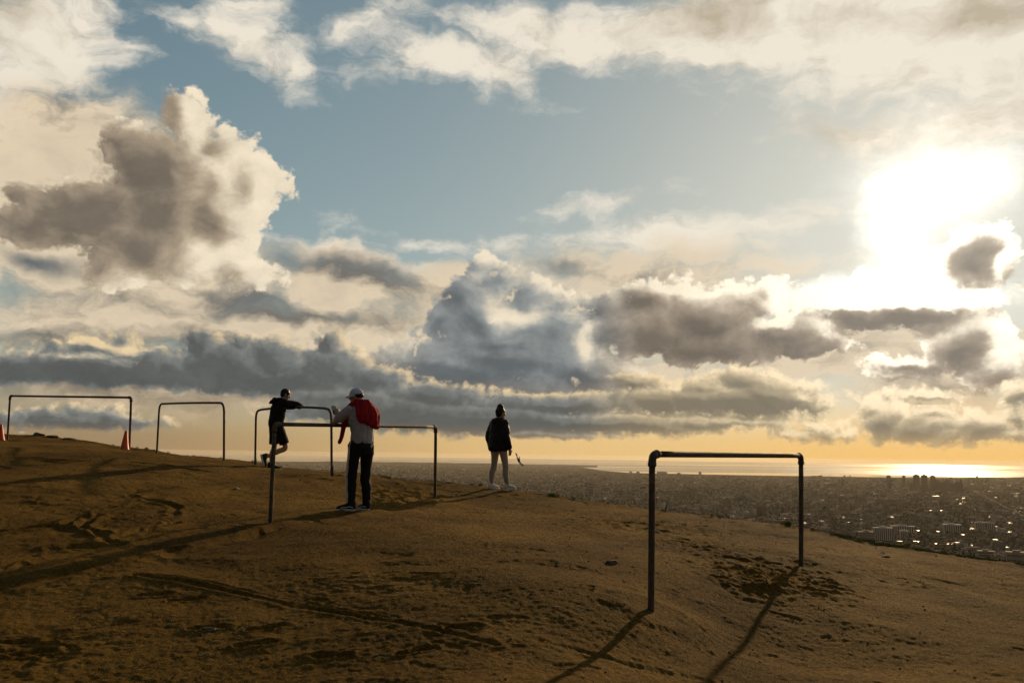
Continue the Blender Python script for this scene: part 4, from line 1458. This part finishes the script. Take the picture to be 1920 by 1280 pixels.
fuse('t_shirt', tee, M_GREYTEE, R1, 0.009, 3, (0.016, 2.6, 5.0, 7))
pants = [torso([((0, -0.03, 0.80), 0.160, 0.115), ((0, -0.035, 0.90), 0.170, 0.130), ((0, -0.03, 1.00), 0.158, 0.118)])]
for s in (-1, 1):
    pants.append(limb([hip[s] + Vector((0, 0, 0.02)), kn[s], kn[s] * 0.65 + an[s] * 0.35 + Vector((0, -0.015, 0)), an[s] + Vector((0, 0, 0.02))], [0.100, 0.074, 0.070, 0.056]))
tr = fuse('trousers', pants, M_BLACK, R1, 0.009, 3, (0.012, 2.0, 7.0, 12))
for s in (-1, 1):     # pale stripe down the outer seam
    o = Vector((0, 0.035 if s > 0 else 0.0, 0))
    P = [hip[s] + Vector((0.088 * s, -0.005, 0.08)), hip[s] + Vector((0.102 * s, 0, -0.05)), hip[s] * 0.5 + kn[s] * 0.5 + Vector((0.090 * s, 0, 0)), kn[s] + Vector((0.078 * s, 0, 0)),
         kn[s] * 0.5 + an[s] * 0.5 + Vector((0.071 * s, -0.008, 0)), an[s] + Vector((0.062 * s, 0, 0.03))]
    V, F = [], []
    for i, p in enumerate(P):
        p = p + o
        V += [p + Vector((0.004 * s, -0.021, 0)), p + Vector((0.007 * s, 0, 0)), p + Vector((0.004 * s, 0.021, 0)), p + Vector((-0.025 * s, 0.019, 0)), p + Vector((-0.025 * s, -0.019, 0))]
        if i:
            F += [tuple((i - 1) * 5 + k for k in (q, (q + 1) % 5)) + tuple(i * 5 + k for k in ((q + 1) % 5, q)) for q in range(5)]
    mesh_obj('stripe', V, F, M_STRIPE, tr, True)
sL = shoe(an[-1] + Vector((0, 0, -0.005)), math.radians(46), R1, M_SHOE, M_WHITE_RUB)
sR = shoe(an[1] + Vector((0, 0, -0.005)), math.radians(4), R1, M_SHOE, M_WHITE_RUB)
for sh_, anc, hd in ((sL, an[-1], math.radians(46)), (sR, an[1], math.radians(4))):
    Mx = Matrix.Rotation(hd, 3, 'Z')
    for sx in (-1, 1):
        P = [anc + Mx @ Vector((sx * w, y, z - 0.09)) for w, y, z in ((0.040, -0.05, 0.050), (0.043, 0.0, 0.064), (0.044, 0.04, 0.052), (0.046, 0.09, 0.050), (0.042, 0.13, 0.040))]
        mesh_obj('side_stripe', *tube(P, 0.006, 6), M_WHITE_RUB, sh_, True)
cap = [ball(Vector((-0.02, 0.15, 1.625)) + M @ Vector((0, -0.008, 0.052)), 0.088, 0.104, 0.082, M), ]
V, F = ball(Vector((-0.02, 0.15, 1.625)) + M @ Vector((0, -0.008, 0.040)), 0.089, 0.106, 0.094, M, 16)
ce = Vector((-0.02, 0.15, 1.625)) + M @ Vector((0, -0.008, 0.040))
V2 = []
for v in V:
    q = M.transposed() @ (v - ce)
    q.z = max(q.z, -0.012)
    V2.append(ce + M @ q)
cp_ = fuse('cap', [(V2, F)], M_CAP, R1, 0.007, 3)
rows = []
for k in range(15):
    a = math.pi * (k / 14 - 0.5) * 1.05
    for rr, zz in ((0.095, -0.004), (0.150, -0.010 - 0.012 * abs(math.sin(a))), (0.178 - 0.03 * abs(math.sin(a)) ** 2, -0.022 - 0.016 * abs(math.sin(a)))):
        for dz in (0.004, -0.004):
            rows.append(ce + M @ Vector((math.sin(a) * min(rr, 0.098 + 0.0 * rr) if rr < 0.1 else math.sin(a) * 0.096, math.cos(a) * rr * (1.0 if rr > 0.1 else 1.0) - 0.004, zz + dz)))
F = []
for k in range(14):
    a0, a1 = k * 6, (k + 1) * 6
    for q, r_ in ((0, 2), (2, 4), (4, 5), (5, 3), (3, 1), (1, 0)):
        F.append((a0 + q, a0 + r_, a1 + r_, a1 + q))
F += [(0, 2, 4, 5, 3, 1), tuple(14 * 6 + q for q in (1, 3, 5, 4, 2, 0))]
mesh_obj('brim', rows, F, M_CAP, cp_, True)
hb = ball(ce + M @ Vector((0, -0.030, -0.030)), 0.078, 0.086, 0.050, M)
fuse('hair', [hb], M_HAIR, R1, 0.007, 2)
sw = []
sw.append(ell_loft([((0.05, -0.005, 1.585), Vector((0.060, 0, 0)), Vector((0, 0.070, 0))), ((0.03, 0.01, 1.565), Vector((0.095, 0, 0)), Vector((0, 0.105, 0))), ((0.04, -0.005, 1.52), Vector((0.140, 0, 0)), Vector((0, 0.115, 0))),
                   ((0.06, -0.035, 1.45), Vector((0.185, 0, 0)), Vector((0, 0.120, 0))), ((0.065, -0.07, 1.37), Vector((0.195, 0.02, 0)), Vector((0, 0.110, 0))),
                   ((0.07, -0.085, 1.28), Vector((0.195, 0.02, 0.0)), Vector((0, 0.100, 0))), ((0.08, -0.085, 1.22), Vector((0.180, 0.02, -0.035)), Vector((0, 0.085, 0))),
                   ((0.09, -0.08, 1.195), Vector((0.130, 0.015, -0.035)), Vector((0, 0.055, 0)))], 28))
sw.append(limb([(0.16, 0.10, 1.50), (0.14, 0.17, 1.40), (0.12, 0.20, 1.25), (0.12, 0.20, 1.10)], [0.055, 0.05, 0.045, 0.04]))
sw.append(limb([(-0.05, 0.06, 1.53), (-0.12, 0.14, 1.46), (-0.155, 0.18, 1.34), (-0.19, 0.185, 1.15), (-0.215, 0.19, 1.03), (-0.235, 0.19, 0.97)], [0.055, 0.05, 0.046, 0.044, 0.038, 0.033]))
fuse('sweater', sw, M_RED, R1, 0.009, 3, (0.020, 3.2, 3.0, 21))
ph = empty('smartphone', (0, 0, 0))
c0 = (wr[-1] + wr[1]) / 2 + Vector((-0.045, 0.06, 0.075))
wm = Matrix.Translation(R1.location) @ Matrix.Rotation(R1.rotation_euler.z, 4, 'Z')
ph.location = wm @ c0
ph.rotation_euler = (-0.5, 0, R1.rotation_euler.z + 0.15)
tag(ph, 'dark smartphone held up over the bar by the person in the cap', 'phone')
m_ph, N, b = material('phone_shell', 0.3, 0.5)
b.inputs['Base Color'].default_value = (0.01, 0.01, 0.012, 1)


def rounded_slab(w, d, hh, r=0.010):
    pts = []
    for sx, sz, a0 in ((1, 1, 0), (-1, 1, 90), (-1, -1, 180), (1, -1, 270)):
        for k in range(4):
            a = math.radians(a0 + 30 * k)
            pts.append((sx * (w / 2 - r) + math.cos(a) * r, sz * (hh / 2 - r) + math.sin(a) * r))
    n = len(pts)
    V = [Vector((x, -d / 2, z)) for x, z in pts] + [Vector((x, d / 2, z)) for x, z in pts]
    return V, [tuple(range(n)), tuple(range(2 * n - 1, n - 1, -1))] + [(k, k + n, (k + 1) % n + n, (k + 1) % n) for k in range(n)]


mesh_obj('case', *rounded_slab(0.074, 0.008, 0.150), m_ph, ph)
m_scr, N, b = material('phone_glass', 0.08, 0.5)
b.inputs['Base Color'].default_value = (0.02, 0.02, 0.024, 1)
V, F = rounded_slab(0.068, 0.001, 0.144, 0.008)
mesh_obj('screen', [v + Vector((0, -0.0048, 0)) for v in V], F, m_scr, ph)

# ---- the one in black, elbows on the far bar, one foot crossed behind
R2_ = person(519, 880, 19.05, 52, 'person in black hoodie and shorts leaning on the round cornered frame', -0.04)
hp, M = head_parts((0.02, 0.115, 1.57), -0.25, -0.35)
tor = [((0, -0.06, 0.88), 0.150, 0.105), ((0, -0.06, 0.98), 0.155, 0.110), ((0, -0.045, 1.12), 0.145, 0.105), ((0, -0.02, 1.28), 0.170, 0.120), ((0, 0.005, 1.39), 0.185, 0.110), ((0, 0.03, 1.455), 0.12, 0.08)]
sh = {-1: Vector((-0.19, 0.02, 1.39)), 1: Vector((0.19, 0.02, 1.39))}
el = {-1: Vector((-0.22, 0.33, 1.34)), 1: Vector((0.20, 0.345, 1.34))}
wr = {-1: Vector((0.00, 0.44, 1.365)), 1: Vector((-0.03, 0.43, 1.35))}
hip = {-1: Vector((-0.095, -0.06, 0.90)), 1: Vector((0.095, -0.05, 0.90))}
kn = {-1: Vector((-0.105, -0.03, 0.48)), 1: Vector((0.085, 0.13, 0.49))}
an = {-1: Vector((-0.105, -0.08, 0.095)), 1: Vector((-0.10, -0.19, 0.275))}
body = hp + [torso(tor), limb([(0, 0.03, 1.43), (0.01, 0.085, 1.52)], [0.058, 0.056])]
for s in (-1, 1):
    body += [limb([sh[s], (sh[s] + el[s]) / 2, el[s], (el[s] * 0.6 + wr[s] * 0.4), wr[s]], [0.052, 0.046, 0.040, 0.040, 0.027]),
             limb([hip[s], kn[s], kn[s] * 0.65 + an[s] * 0.35 + (Vector((0, -0.025, 0)) if s < 0 else Vector((0, -0.01, -0.025))), an[s]], [0.084, 0.056, 0.056, 0.037])]
    body += hand_parts(wr[s], Vector((-s * 0.9, 0.25, 0.0)), Vector((0, 0.2, -1)), 0.35, s)
fuse('body', body, M_SKIN2, R2_, 0.0085, 3)
hd = [torso([((0, -0.065, 0.90), 0.185, 0.145), ((0, -0.065, 0.96), 0.195, 0.150), ((0, -0.045, 1.12), 0.190, 0.150), ((0, -0.025, 1.28), 0.205, 0.155), ((0, 0.005, 1.39), 0.208, 0.140), ((0, 0.03, 1.465), 0.13, 0.100)])]
for s in (-1, 1):
    hd.append(limb([sh[s], (sh[s] + el[s]) / 2, el[s], wr[s] * 0.85 + el[s] * 0.15], [0.088, 0.080, 0.070, 0.045]))
hd += [limb([(-0.09, -0.02, 1.465), (-0.04, -0.105, 1.45), (0.04, -0.105, 1.44), (0.10, -0.02, 1.465)], [0.048, 0.060, 0.060, 0.046]), limb([(-0.03, -0.11, 1.44), (-0.05, -0.165, 1.41), (-0.06, -0.195, 1.39)], [0.06, 0.048, 0.024])]
fuse('hoodie', hd, M_BLACK, R2_, 0.010, 3, (0.013, 2.4, 5.0, 31))
shp = [torso([((0, -0.06, 0.82), 0.170, 0.125), ((0, -0.065, 0.90), 0.178, 0.135), ((0, -0.06, 0.99), 0.160, 0.118)])]
for s in (-1, 1):
    low = hip[s] * 0.18 + kn[s] * 0.82
    shp.append(limb([hip[s], hip[s] * 0.5 + kn[s] * 0.5, low, low + (kn[s] - hip[s]).normalized() * 0.02], [0.105, 0.104, 0.106, 0.102], 14, False))
fuse('shorts', shp, M_BLACK, R2_, 0.010, 2, (0.008, 2.0, 5.0, 33))
ce = Vector((0.02, 0.115, 1.57))
fuse('hair', [ball(ce + M @ Vector((0, -0.022, 0.034)), 0.084, 0.102, 0.096, M), ball(ce + M @ Vector((0, -0.050, -0.010)), 0.074, 0.066, 0.070, M)], M_HAIR, R2_, 0.008, 2, (0.006, 4, 20, 3))
shoe(an[-1] + Vector((0, 0, -0.005)), math.radians(-18), R2_, M_OLIVE, M_WHITE_RUB)
shoe(an[1] + Vector((-0.01, -0.03, -0.01)), math.radians(-10), R2_, M_OLIVE, M_WHITE_RUB, math.radians(-74))

# ---- the one who stands looking out
R3 = person(934, 918, 17.4, 45, 'person with hair in a bun and black jacket standing alone at the crest')
hp, M = head_parts((0.01, 0.04, 1.445), -0.25, -0.12, 0.95)
tor = [((0, 0, 0.78), 0.150, 0.110), ((0, 0, 0.90), 0.145, 0.105), ((0, 0, 1.02), 0.120, 0.092), ((0, 0, 1.15), 0.145, 0.105), ((0, 0, 1.25), 0.160, 0.095), ((0, 0, 1.31), 0.10, 0.07)]
sh = {-1: Vector((-0.165, 0, 1.245)), 1: Vector((0.165, 0, 1.245))}
el = {-1: Vector((-0.235, -0.04, 0.98)), 1: Vector((0.235, -0.03, 0.98))}
wr = {-1: Vector((-0.235, 0.03, 0.77)), 1: Vector((0.245, 0.05, 0.765))}
hip = {-1: Vector((-0.085, 0, 0.80)), 1: Vector((0.085, 0.01, 0.80))}
kn = {-1: Vector((-0.115, -0.005, 0.44)), 1: Vector((0.150, 0.045, 0.44))}
an = {-1: Vector((-0.125, -0.06, 0.085)), 1: Vector((0.190, 0.055, 0.075))}
body = hp + [torso(tor), limb([(0, 0, 1.29), (0, 0.02, 1.38)], [0.050, 0.048])]
for s in (-1, 1):
    body += [limb([sh[s], (sh[s] + el[s]) / 2, el[s], (el[s] * 0.6 + wr[s] * 0.4), wr[s]], [0.045, 0.040, 0.034, 0.033, 0.023]),
             limb([hip[s], kn[s], kn[s] * 0.65 + an[s] * 0.35 + Vector((0, -0.02, 0)), an[s]], [0.080, 0.050, 0.050, 0.032])]
    body += hand_parts(wr[s], Vector((0, 0.15, -1)), Vector((-s, 0.2, 0)), 0.4, s, 0.9)
fuse('body', body, M_SKIN2, R3, 0.0075, 3)
lg = [torso([((0, 0, 0.72), 0.150, 0.112), ((0, 0, 0.82), 0.160, 0.122), ((0, 0, 0.92), 0.150, 0.110)])]
for s in (-1, 1):
    lg.append(limb([hip[s], kn[s], kn[s] * 0.65 + an[s] * 0.35 + Vector((0, -0.02, 0)), an[s] + Vector((0, 0, 0.03))], [0.090, 0.059, 0.059, 0.040]))
fuse('leggings', lg, M_LEGGING, R3, 0.009, 3)
jk = [torso([((0, -0.01, 0.725), 0.195, 0.155), ((0, -0.01, 0.78), 0.215, 0.175), ((0, -0.01, 0.90), 0.215, 0.175), ((0, 0, 1.05), 0.205, 0.165), ((0, 0, 1.18), 0.200, 0.150), ((0, 0, 1.27), 0.182, 0.135), ((0, 0.005, 1.335), 0.115, 0.105)])]
for s in (-1, 1):
    jk.append(limb([Vector((sh[s].x * 0.93, sh[s].y, sh[s].z)), (sh[s] + el[s]) / 2, el[s], wr[s] * 0.85 + el[s] * 0.15], [0.085, 0.080, 0.072, 0.055]))
jk.append(limb([(-0.10, -0.05, 1.30), (-0.03, -0.105, 1.285), (0.05, -0.105, 1.285), (0.10, -0.04, 1.30)], [0.04, 0.052, 0.052, 0.04]))
fuse('jacket', jk, M_BLACK2, R3, 0.010, 3, (0.014, 1.8, 7.0, 41))
cl = [limb([(0.065 * math.sin(t), 0.012 + 0.06 * math.cos(t), 1.345 + 0.008 * math.cos(t)) for t in np.linspace(0, 6.283, 13)], [0.015] * 13, 8)]
fuse('collar', cl, M_GREYTEE, R3, 0.007, 2)
ce = Vector((0.01, 0.04, 1.445))
fuse('hair', [ball(ce + M @ Vector((0, -0.026, 0.028)), 0.082, 0.098, 0.100, M), ball(ce + M @ Vector((0, -0.05, -0.03)), 0.070, 0.060, 0.060, M), ball(ce + M @ Vector((-0.005, -0.03, 0.105)), 0.062, 0.068, 0.072, M)], M_HAIR, R3, 0.008, 2, (0.006, 4, 20, 5))
shoe(an[-1], math.radians(-12), R3, M_WHITE_SHOE, M_WHITE_RUB, 0.0, 0.245, low=True)
shoe(an[1] + Vector((0, 0, 0.01)), math.radians(-28), R3, M_WHITE_SHOE, M_WHITE_RUB, 0.0, 0.25, low=True)


# ------------------------------------------------------------------ traffic cones
m_cone, N, b = material('orange_plastic', 0.55, 0.4)
co = N.new('ShaderNodeTexCoord').outputs['Object']
f = N.fbm(co, 14.0, 5, 0.65)
sp = N.new('ShaderNodeSeparateXYZ')
N.put(sp.inputs[0], co)
N.put(b.inputs['Base Color'], N.mix(N.step(f, 0.50, 0.72, 0.0, 0.7), (0.62, 0.085, 0.020), (0.25, 0.07, 0.03)))
b.inputs['Subsurface Weight'].default_value = 0.2
b.inputs['Subsurface Radius'].default_value = (0.05, 0.012, 0.005)


def cone(px, py, dist, lean, label):
    x = at(px, py, dist).x
    root = empty('traffic_cone', (x, dist, ground_z(x, dist) - 0.006), 0.4)
    root.rotation_euler = (lean[0], lean[1], 0.4)
    tag(root, label, 'traffic cone', 'traffic cones at the wide pipe frame')
    prof = [(0.105, 0.020), (0.104, 0.028), (0.096, 0.045), (0.030, 0.440), (0.027, 0.455), (0.022, 0.460), (0.020, 0.452), (0.022, 0.40), (0.088, 0.04)]
    V, F = [], []
    sg = 28
    for r, z in prof:
        for k in range(sg):
            a = 2 * math.pi * k / sg
            V.append((r * math.cos(a), r * math.sin(a), z))
    for i in range(len(prof) - 1):
        for k in range(sg):
            F.append((i * sg + k, i * sg + (k + 1) % sg, (i + 1) * sg + (k + 1) % sg, (i + 1) * sg + k))
    mesh_obj('cone_body', V, F, m_cone, root, True)
    pl = [(0.128 * sx, 0.128 * sy) for sx, sy in ((-1, -0.8), (-0.8, -1), (0.8, -1), (1, -0.8), (1, 0.8), (0.8, 1), (-0.8, 1), (-1, 0.8))]
    V = [(x_, y_, 0.0) for x_, y_ in pl] + [(x_ * 0.98, y_ * 0.98, 0.020) for x_, y_ in pl]
    F = [tuple(range(8))[::-1], tuple(range(8, 16))] + [(k, (k + 1) % 8, (k + 1) % 8 + 8, k + 8) for k in range(8)]
    mesh_obj('base_plate', V, F, M_SHOE, root)


cone(233.5, 841, 21.5, (0.0, 0.02), 'orange traffic cone standing against the near post of wide frame')
cone(1.5, 827, 24.6, (0.02, -0.05), 'orange traffic cone cut off at the edge of the picture')

# ------------------------------------------------------------------ thin stake at the crest
p0, p1 = at(1248, 953, 15.6), at(1254, 934, 15.6)
st = mesh_obj('stake', *tube([(0, 0, -0.35), (0.0, 0, 0.0), (p1 - p0) * 0.5, p1 - p0], [0.012, 0.012, 0.011, 0.010], 8), M_PIPE2, None, True)
st.location = p0
tag(st, 'thin leaning dark stake at the crest seen through the large frame', 'stake')


# ------------------------------------------------------------------ stones, clods and litter
def stone_mat(name, c1, c2):
    m, N, b = material(name, 0.9, 0.2)
    co = N.new('ShaderNodeTexCoord').outputs['Object']
    N.put(b.inputs['Base Color'], N.mix(N.fbm(co, 22.0, 5, 0.6), c1, c2))
    return m


M_STONE = stone_mat('earthy_stone', (0.05, 0.035, 0.022), (0.17, 0.12, 0.08))
M_PALE = stone_mat('pale_stone', (0.30, 0.24, 0.17), (0.5, 0.42, 0.32))


def stone(px, py, size, label, mat=M_STONE, seed=0, group=None, flat=0.6, dist=None, name='stone', cat='stone'):
    if dist is None:
        x, y = ground_at(px, py)
    else:
        x, y = at(px, py, dist).x, dist
    bm = bmesh.new()
    bmesh.ops.create_icosphere(bm, subdivisions=3, radius=size)
    for v in bm.verts:
        n_ = mnoise.fractal(v.co / size * 1.1 + Vector((seed * 3.7, 1, 2)), 1.0, 2.0, 4)
        v.co *= 1.0 + 0.45 * n_
        v.co.z *= flat
        v.co.x *= 1.25
    me = bpy.data.meshes.new(name)
    bm.to_mesh(me)
    bm.free()
    me.materials.append(mat)
    o = link(bpy.data.objects.new(name, me))
    o.location = (x, y, ground_z(x, y) + size * flat * 0.25)
    tag(o, label, cat, group)
    return o


stone(1147, 1056, 0.040, 'small dark stone lying alone on the slope beside the large frame', seed=1)
stone(390, 1185, 0.055, 'dark clod of earth lying in the deep footprint down slope', seed=2, flat=0.5, name='clod', cat='clod')
stone(1661, 1046, 0.045, 'dark clod of earth next to the scrap of white litter', seed=3, flat=0.35, name='clod', cat='clod')
stone(443, 916, 0.035, 'pale pebble lying before the bar of the round cornered frame', M_PALE, 4)
stone(1233, 996, 0.030, 'pale pebble just past the tall post of the large frame', M_PALE, 5)
for k, (px, py, d_, s_, lab) in enumerate(((72, 818, 28.1, 0.16, 'largest dark clod on the crest line, nearest the far post of wide frame'), (98, 821, 27.8, 0.12, 'dark clod on the crest line between the largest clod and the flat clod'),
                                           (130, 825.5, 27.3, 0.12, 'flat dark clod on the crest line mid way inside the wide frame'), (147, 828.5, 27.0, 0.08, 'smallest dark clod on the crest line, nearest the cone'))):
    stone(px, py, s_, lab, M_STONE, 10 + k, 'clods on the crest', 0.42, d_, 'clod', 'clod')
V, F = [], []
for k in range(420):
    a, r_ = rng.uniform(-0.54, 0.54), rng.uniform(5.2, 15)
    if r_ > np.interp(a, CR_AZ, CR_R) - 0.5:
        continue
    bm = bmesh.new()
    s_ = float(rng.uniform(0.004, 0.014))
    bmesh.ops.create_icosphere(bm, subdivisions=1, radius=s_)
    x, y = r_ * math.sin(a), r_ * math.cos(a)
    z = ground_z(x, y) + s_ * 0.2
    o_ = len(V)
    for v in bm.verts:
        k_ = float(rng.uniform(0.75, 1.2))
        V.append((x + v.co.x * k_, y + v.co.y * k_, z + v.co.z * k_ * 0.65))
    bm.verts.index_update()
    F += [tuple(v.index + o_ for v in f_.verts) for f_ in bm.faces]
    bm.free()
tag(mesh_obj('gravel', V, F, M_STONE), 'loose grit and pebbles strewn over the bare slope', 'gravel', kind='stuff')

# crumpled paper
bm = bmesh.new()
bmesh.ops.create_icosphere(bm, subdivisions=3, radius=0.022)
for v in bm.verts:
    v.co *= 1 + 0.6 * mnoise.cell(v.co * 60) - 0.2
    v.co.z *= 0.6
me = bpy.data.meshes.new('paper_scrap')
bm.to_mesh(me)
bm.free()
m_paper, N, b = material('white_paper', 0.8, 0.2)
b.inputs['Base Color'].default_value = (0.78, 0.74, 0.68, 1)
me.materials.append(m_paper)
o = link(bpy.data.objects.new('paper_scrap', me))
x, y = ground_at(1656, 1039)
o.location = (x, y, ground_z(x, y) + 0.012)
tag(o, 'crumpled white scrap of litter near the grassy crest', 'litter')

# ------------------------------------------------------------------ grass along the brow of the hill
m_grass, N, b = material('grass_blades', 0.7, 0.2)
rr = N.new('ShaderNodeNewGeometry').outputs['Random Per Island']
N.put(b.inputs['Base Color'], N.mix(rr, (0.055, 0.085, 0.012), (0.13, 0.115, 0.030)))
b.inputs['Transmission Weight'].default_value = 0.0
V, F = [], []


def blades(px0, px1, count, lo, hi, out0=-0.25, out1=0.5):
    for _ in range(count):
        px = rng.uniform(px0, px1)
        d = ray(px, 950)
        a = math.atan2(d.x, d.y)
        r_ = np.interp(a, CR_AZ, CR_R) + rng.uniform(out0, out1)
        if fbm2(np.array([px * 0.035]), np.array([r_ * 2.0]), 2, 0.5, 200)[0] < rng.uniform(-0.35, 0.25):
            continue
        x, y = r_ * math.sin(a), r_ * math.cos(a)
        z = ground_z(x, y) - 0.01
        hgt = rng.uniform(lo, hi)
        an_ = rng.uniform(0, 6.283)
        w = rng.uniform(0.002, 0.0045)
        dx, dy = math.cos(an_), math.sin(an_)
        lean = rng.uniform(0.1, 0.7) * hgt
        la = rng.uniform(0, 6.283)
        lx, ly = math.cos(la) * lean, math.sin(la) * lean
        i = len(V)
        V.extend([(x - dx * w, y - dy * w, z), (x + dx * w, y + dy * w, z), (x + lx * 0.4 + dx * w * 0.8, y + ly * 0.4 + dy * w * 0.8, z + hgt * 0.6),
                  (x + lx * 0.4 - dx * w * 0.8, y + ly * 0.4 - dy * w * 0.8, z + hgt * 0.6), (x + lx, y + ly, z + hgt)])
        F.extend([(i, i + 1, i + 2, i + 3), (i + 3, i + 2, i + 4)])


blades(1555, 1680, 5200, 0.015, 0.055)
blades(1680, 1960, 9000, 0.012, 0.05)
blades(1462, 1482, 900, 0.03, 0.11, -0.1, 0.2)
blades(1440, 1560, 900, 0.01, 0.04)
blades(690, 850, 1600, 0.015, 0.05)
blades(300, 690, 900, 0.01, 0.035)
blades(1000, 1440, 700, 0.01, 0.03)
blades(20, 300, 1200, 0.01, 0.04)
for _ in range(46):
    c_ = rng.uniform(40, 1900)
    blades(c_ - 3, c_ + 3, 60, 0.02, 0.08, -0.12, 0.12)
tag(mesh_obj('grass', V, F, m_grass), 'thin green grass along the brow of the hill', 'grass', kind='stuff')

# ------------------------------------------------------------------ bird gliding past the crest
m_bird, N, b = material('feathers', 0.8, 0.2)
co = N.new('ShaderNodeTexCoord').outputs['Object']
sp = N.new('ShaderNodeSeparateXYZ')
N.put(sp.inputs[0], co)
ax = N.m('ABSOLUTE', sp.outputs[0])
N.put(b.inputs['Base Color'], N.mix(N.step(ax, 0.30, 0.36), N.mix(N.step(ax, 0.06, 0.12), (0.05, 0.04, 0.035), (0.70, 0.67, 0.62)), (0.02, 0.018, 0.017)))
parts = [ell_loft([(Vector((0, y * 0.62, z)), Vector((w, 0, 0)), Vector((0, 0, w * 0.9))) for y, z, w in
                   ((0.235, 0.012, 0.004), (0.205, 0.014, 0.010), (0.19, 0.016, 0.024), (0.16, 0.016, 0.032), (0.12, 0.008, 0.034), (0.05, 0, 0.052), (-0.05, 0, 0.055), (-0.13, 0.002, 0.036), (-0.18, 0.004, 0.022), (-0.20, 0.004, 0.012))], 14)]
for s in (-1, 1):
    secs = []
    for t in np.linspace(0, 1, 12):
        xx = s * (0.02 + 0.47 * t)
        yy = 0.06 + 0.07 * math.sin(math.pi * min(t * 1.6, 1)) - 0.16 * max(0, t - 0.45) ** 1.2
        zz = 0.02 + 0.035 * math.sin(t * 2.2) - 0.02 * t
        ch = 0.075 * (1 - 0.78 * t ** 2.2)
        secs.append((Vector((xx, yy - ch * 0.8, zz)), Vector((0, ch, -0.01)), Vector((0, 0, 0.010 * (1 - 0.6 * t)))))
    parts.append(ell_loft(secs, 12))
parts.append(ell_loft([(Vector((0, y * 0.6, 0.004)), Vector((w, 0, 0)), Vector((0, 0, 0.006))) for y, w in ((-0.15, 0.025), (-0.22, 0.045), (-0.29, 0.060), (-0.30, 0.052))], 12))
bird = fuse('bird', parts, m_bird, None, 0.006, 1)
bp_ = at(972.5, 862, 44.0)
bird.location = bp_
# wings along the slanting line of the photograph, beak to the side
A, Bp = at(965.5, 847, 44.4), at(983.5, 878, 43.6)
xa = (Bp - A).normalized()
ya = Vector((-0.45, 0.90, -0.2))
ya = (ya - xa * ya.dot(xa)).normalized()
za = xa.cross(ya)
bird.matrix_world = Matrix.Translation(bp_) @ Matrix((xa, ya, za)).transposed().to_4x4()
tag(bird, 'gliding bird with dark wing tips beside the standing person', 'bird')
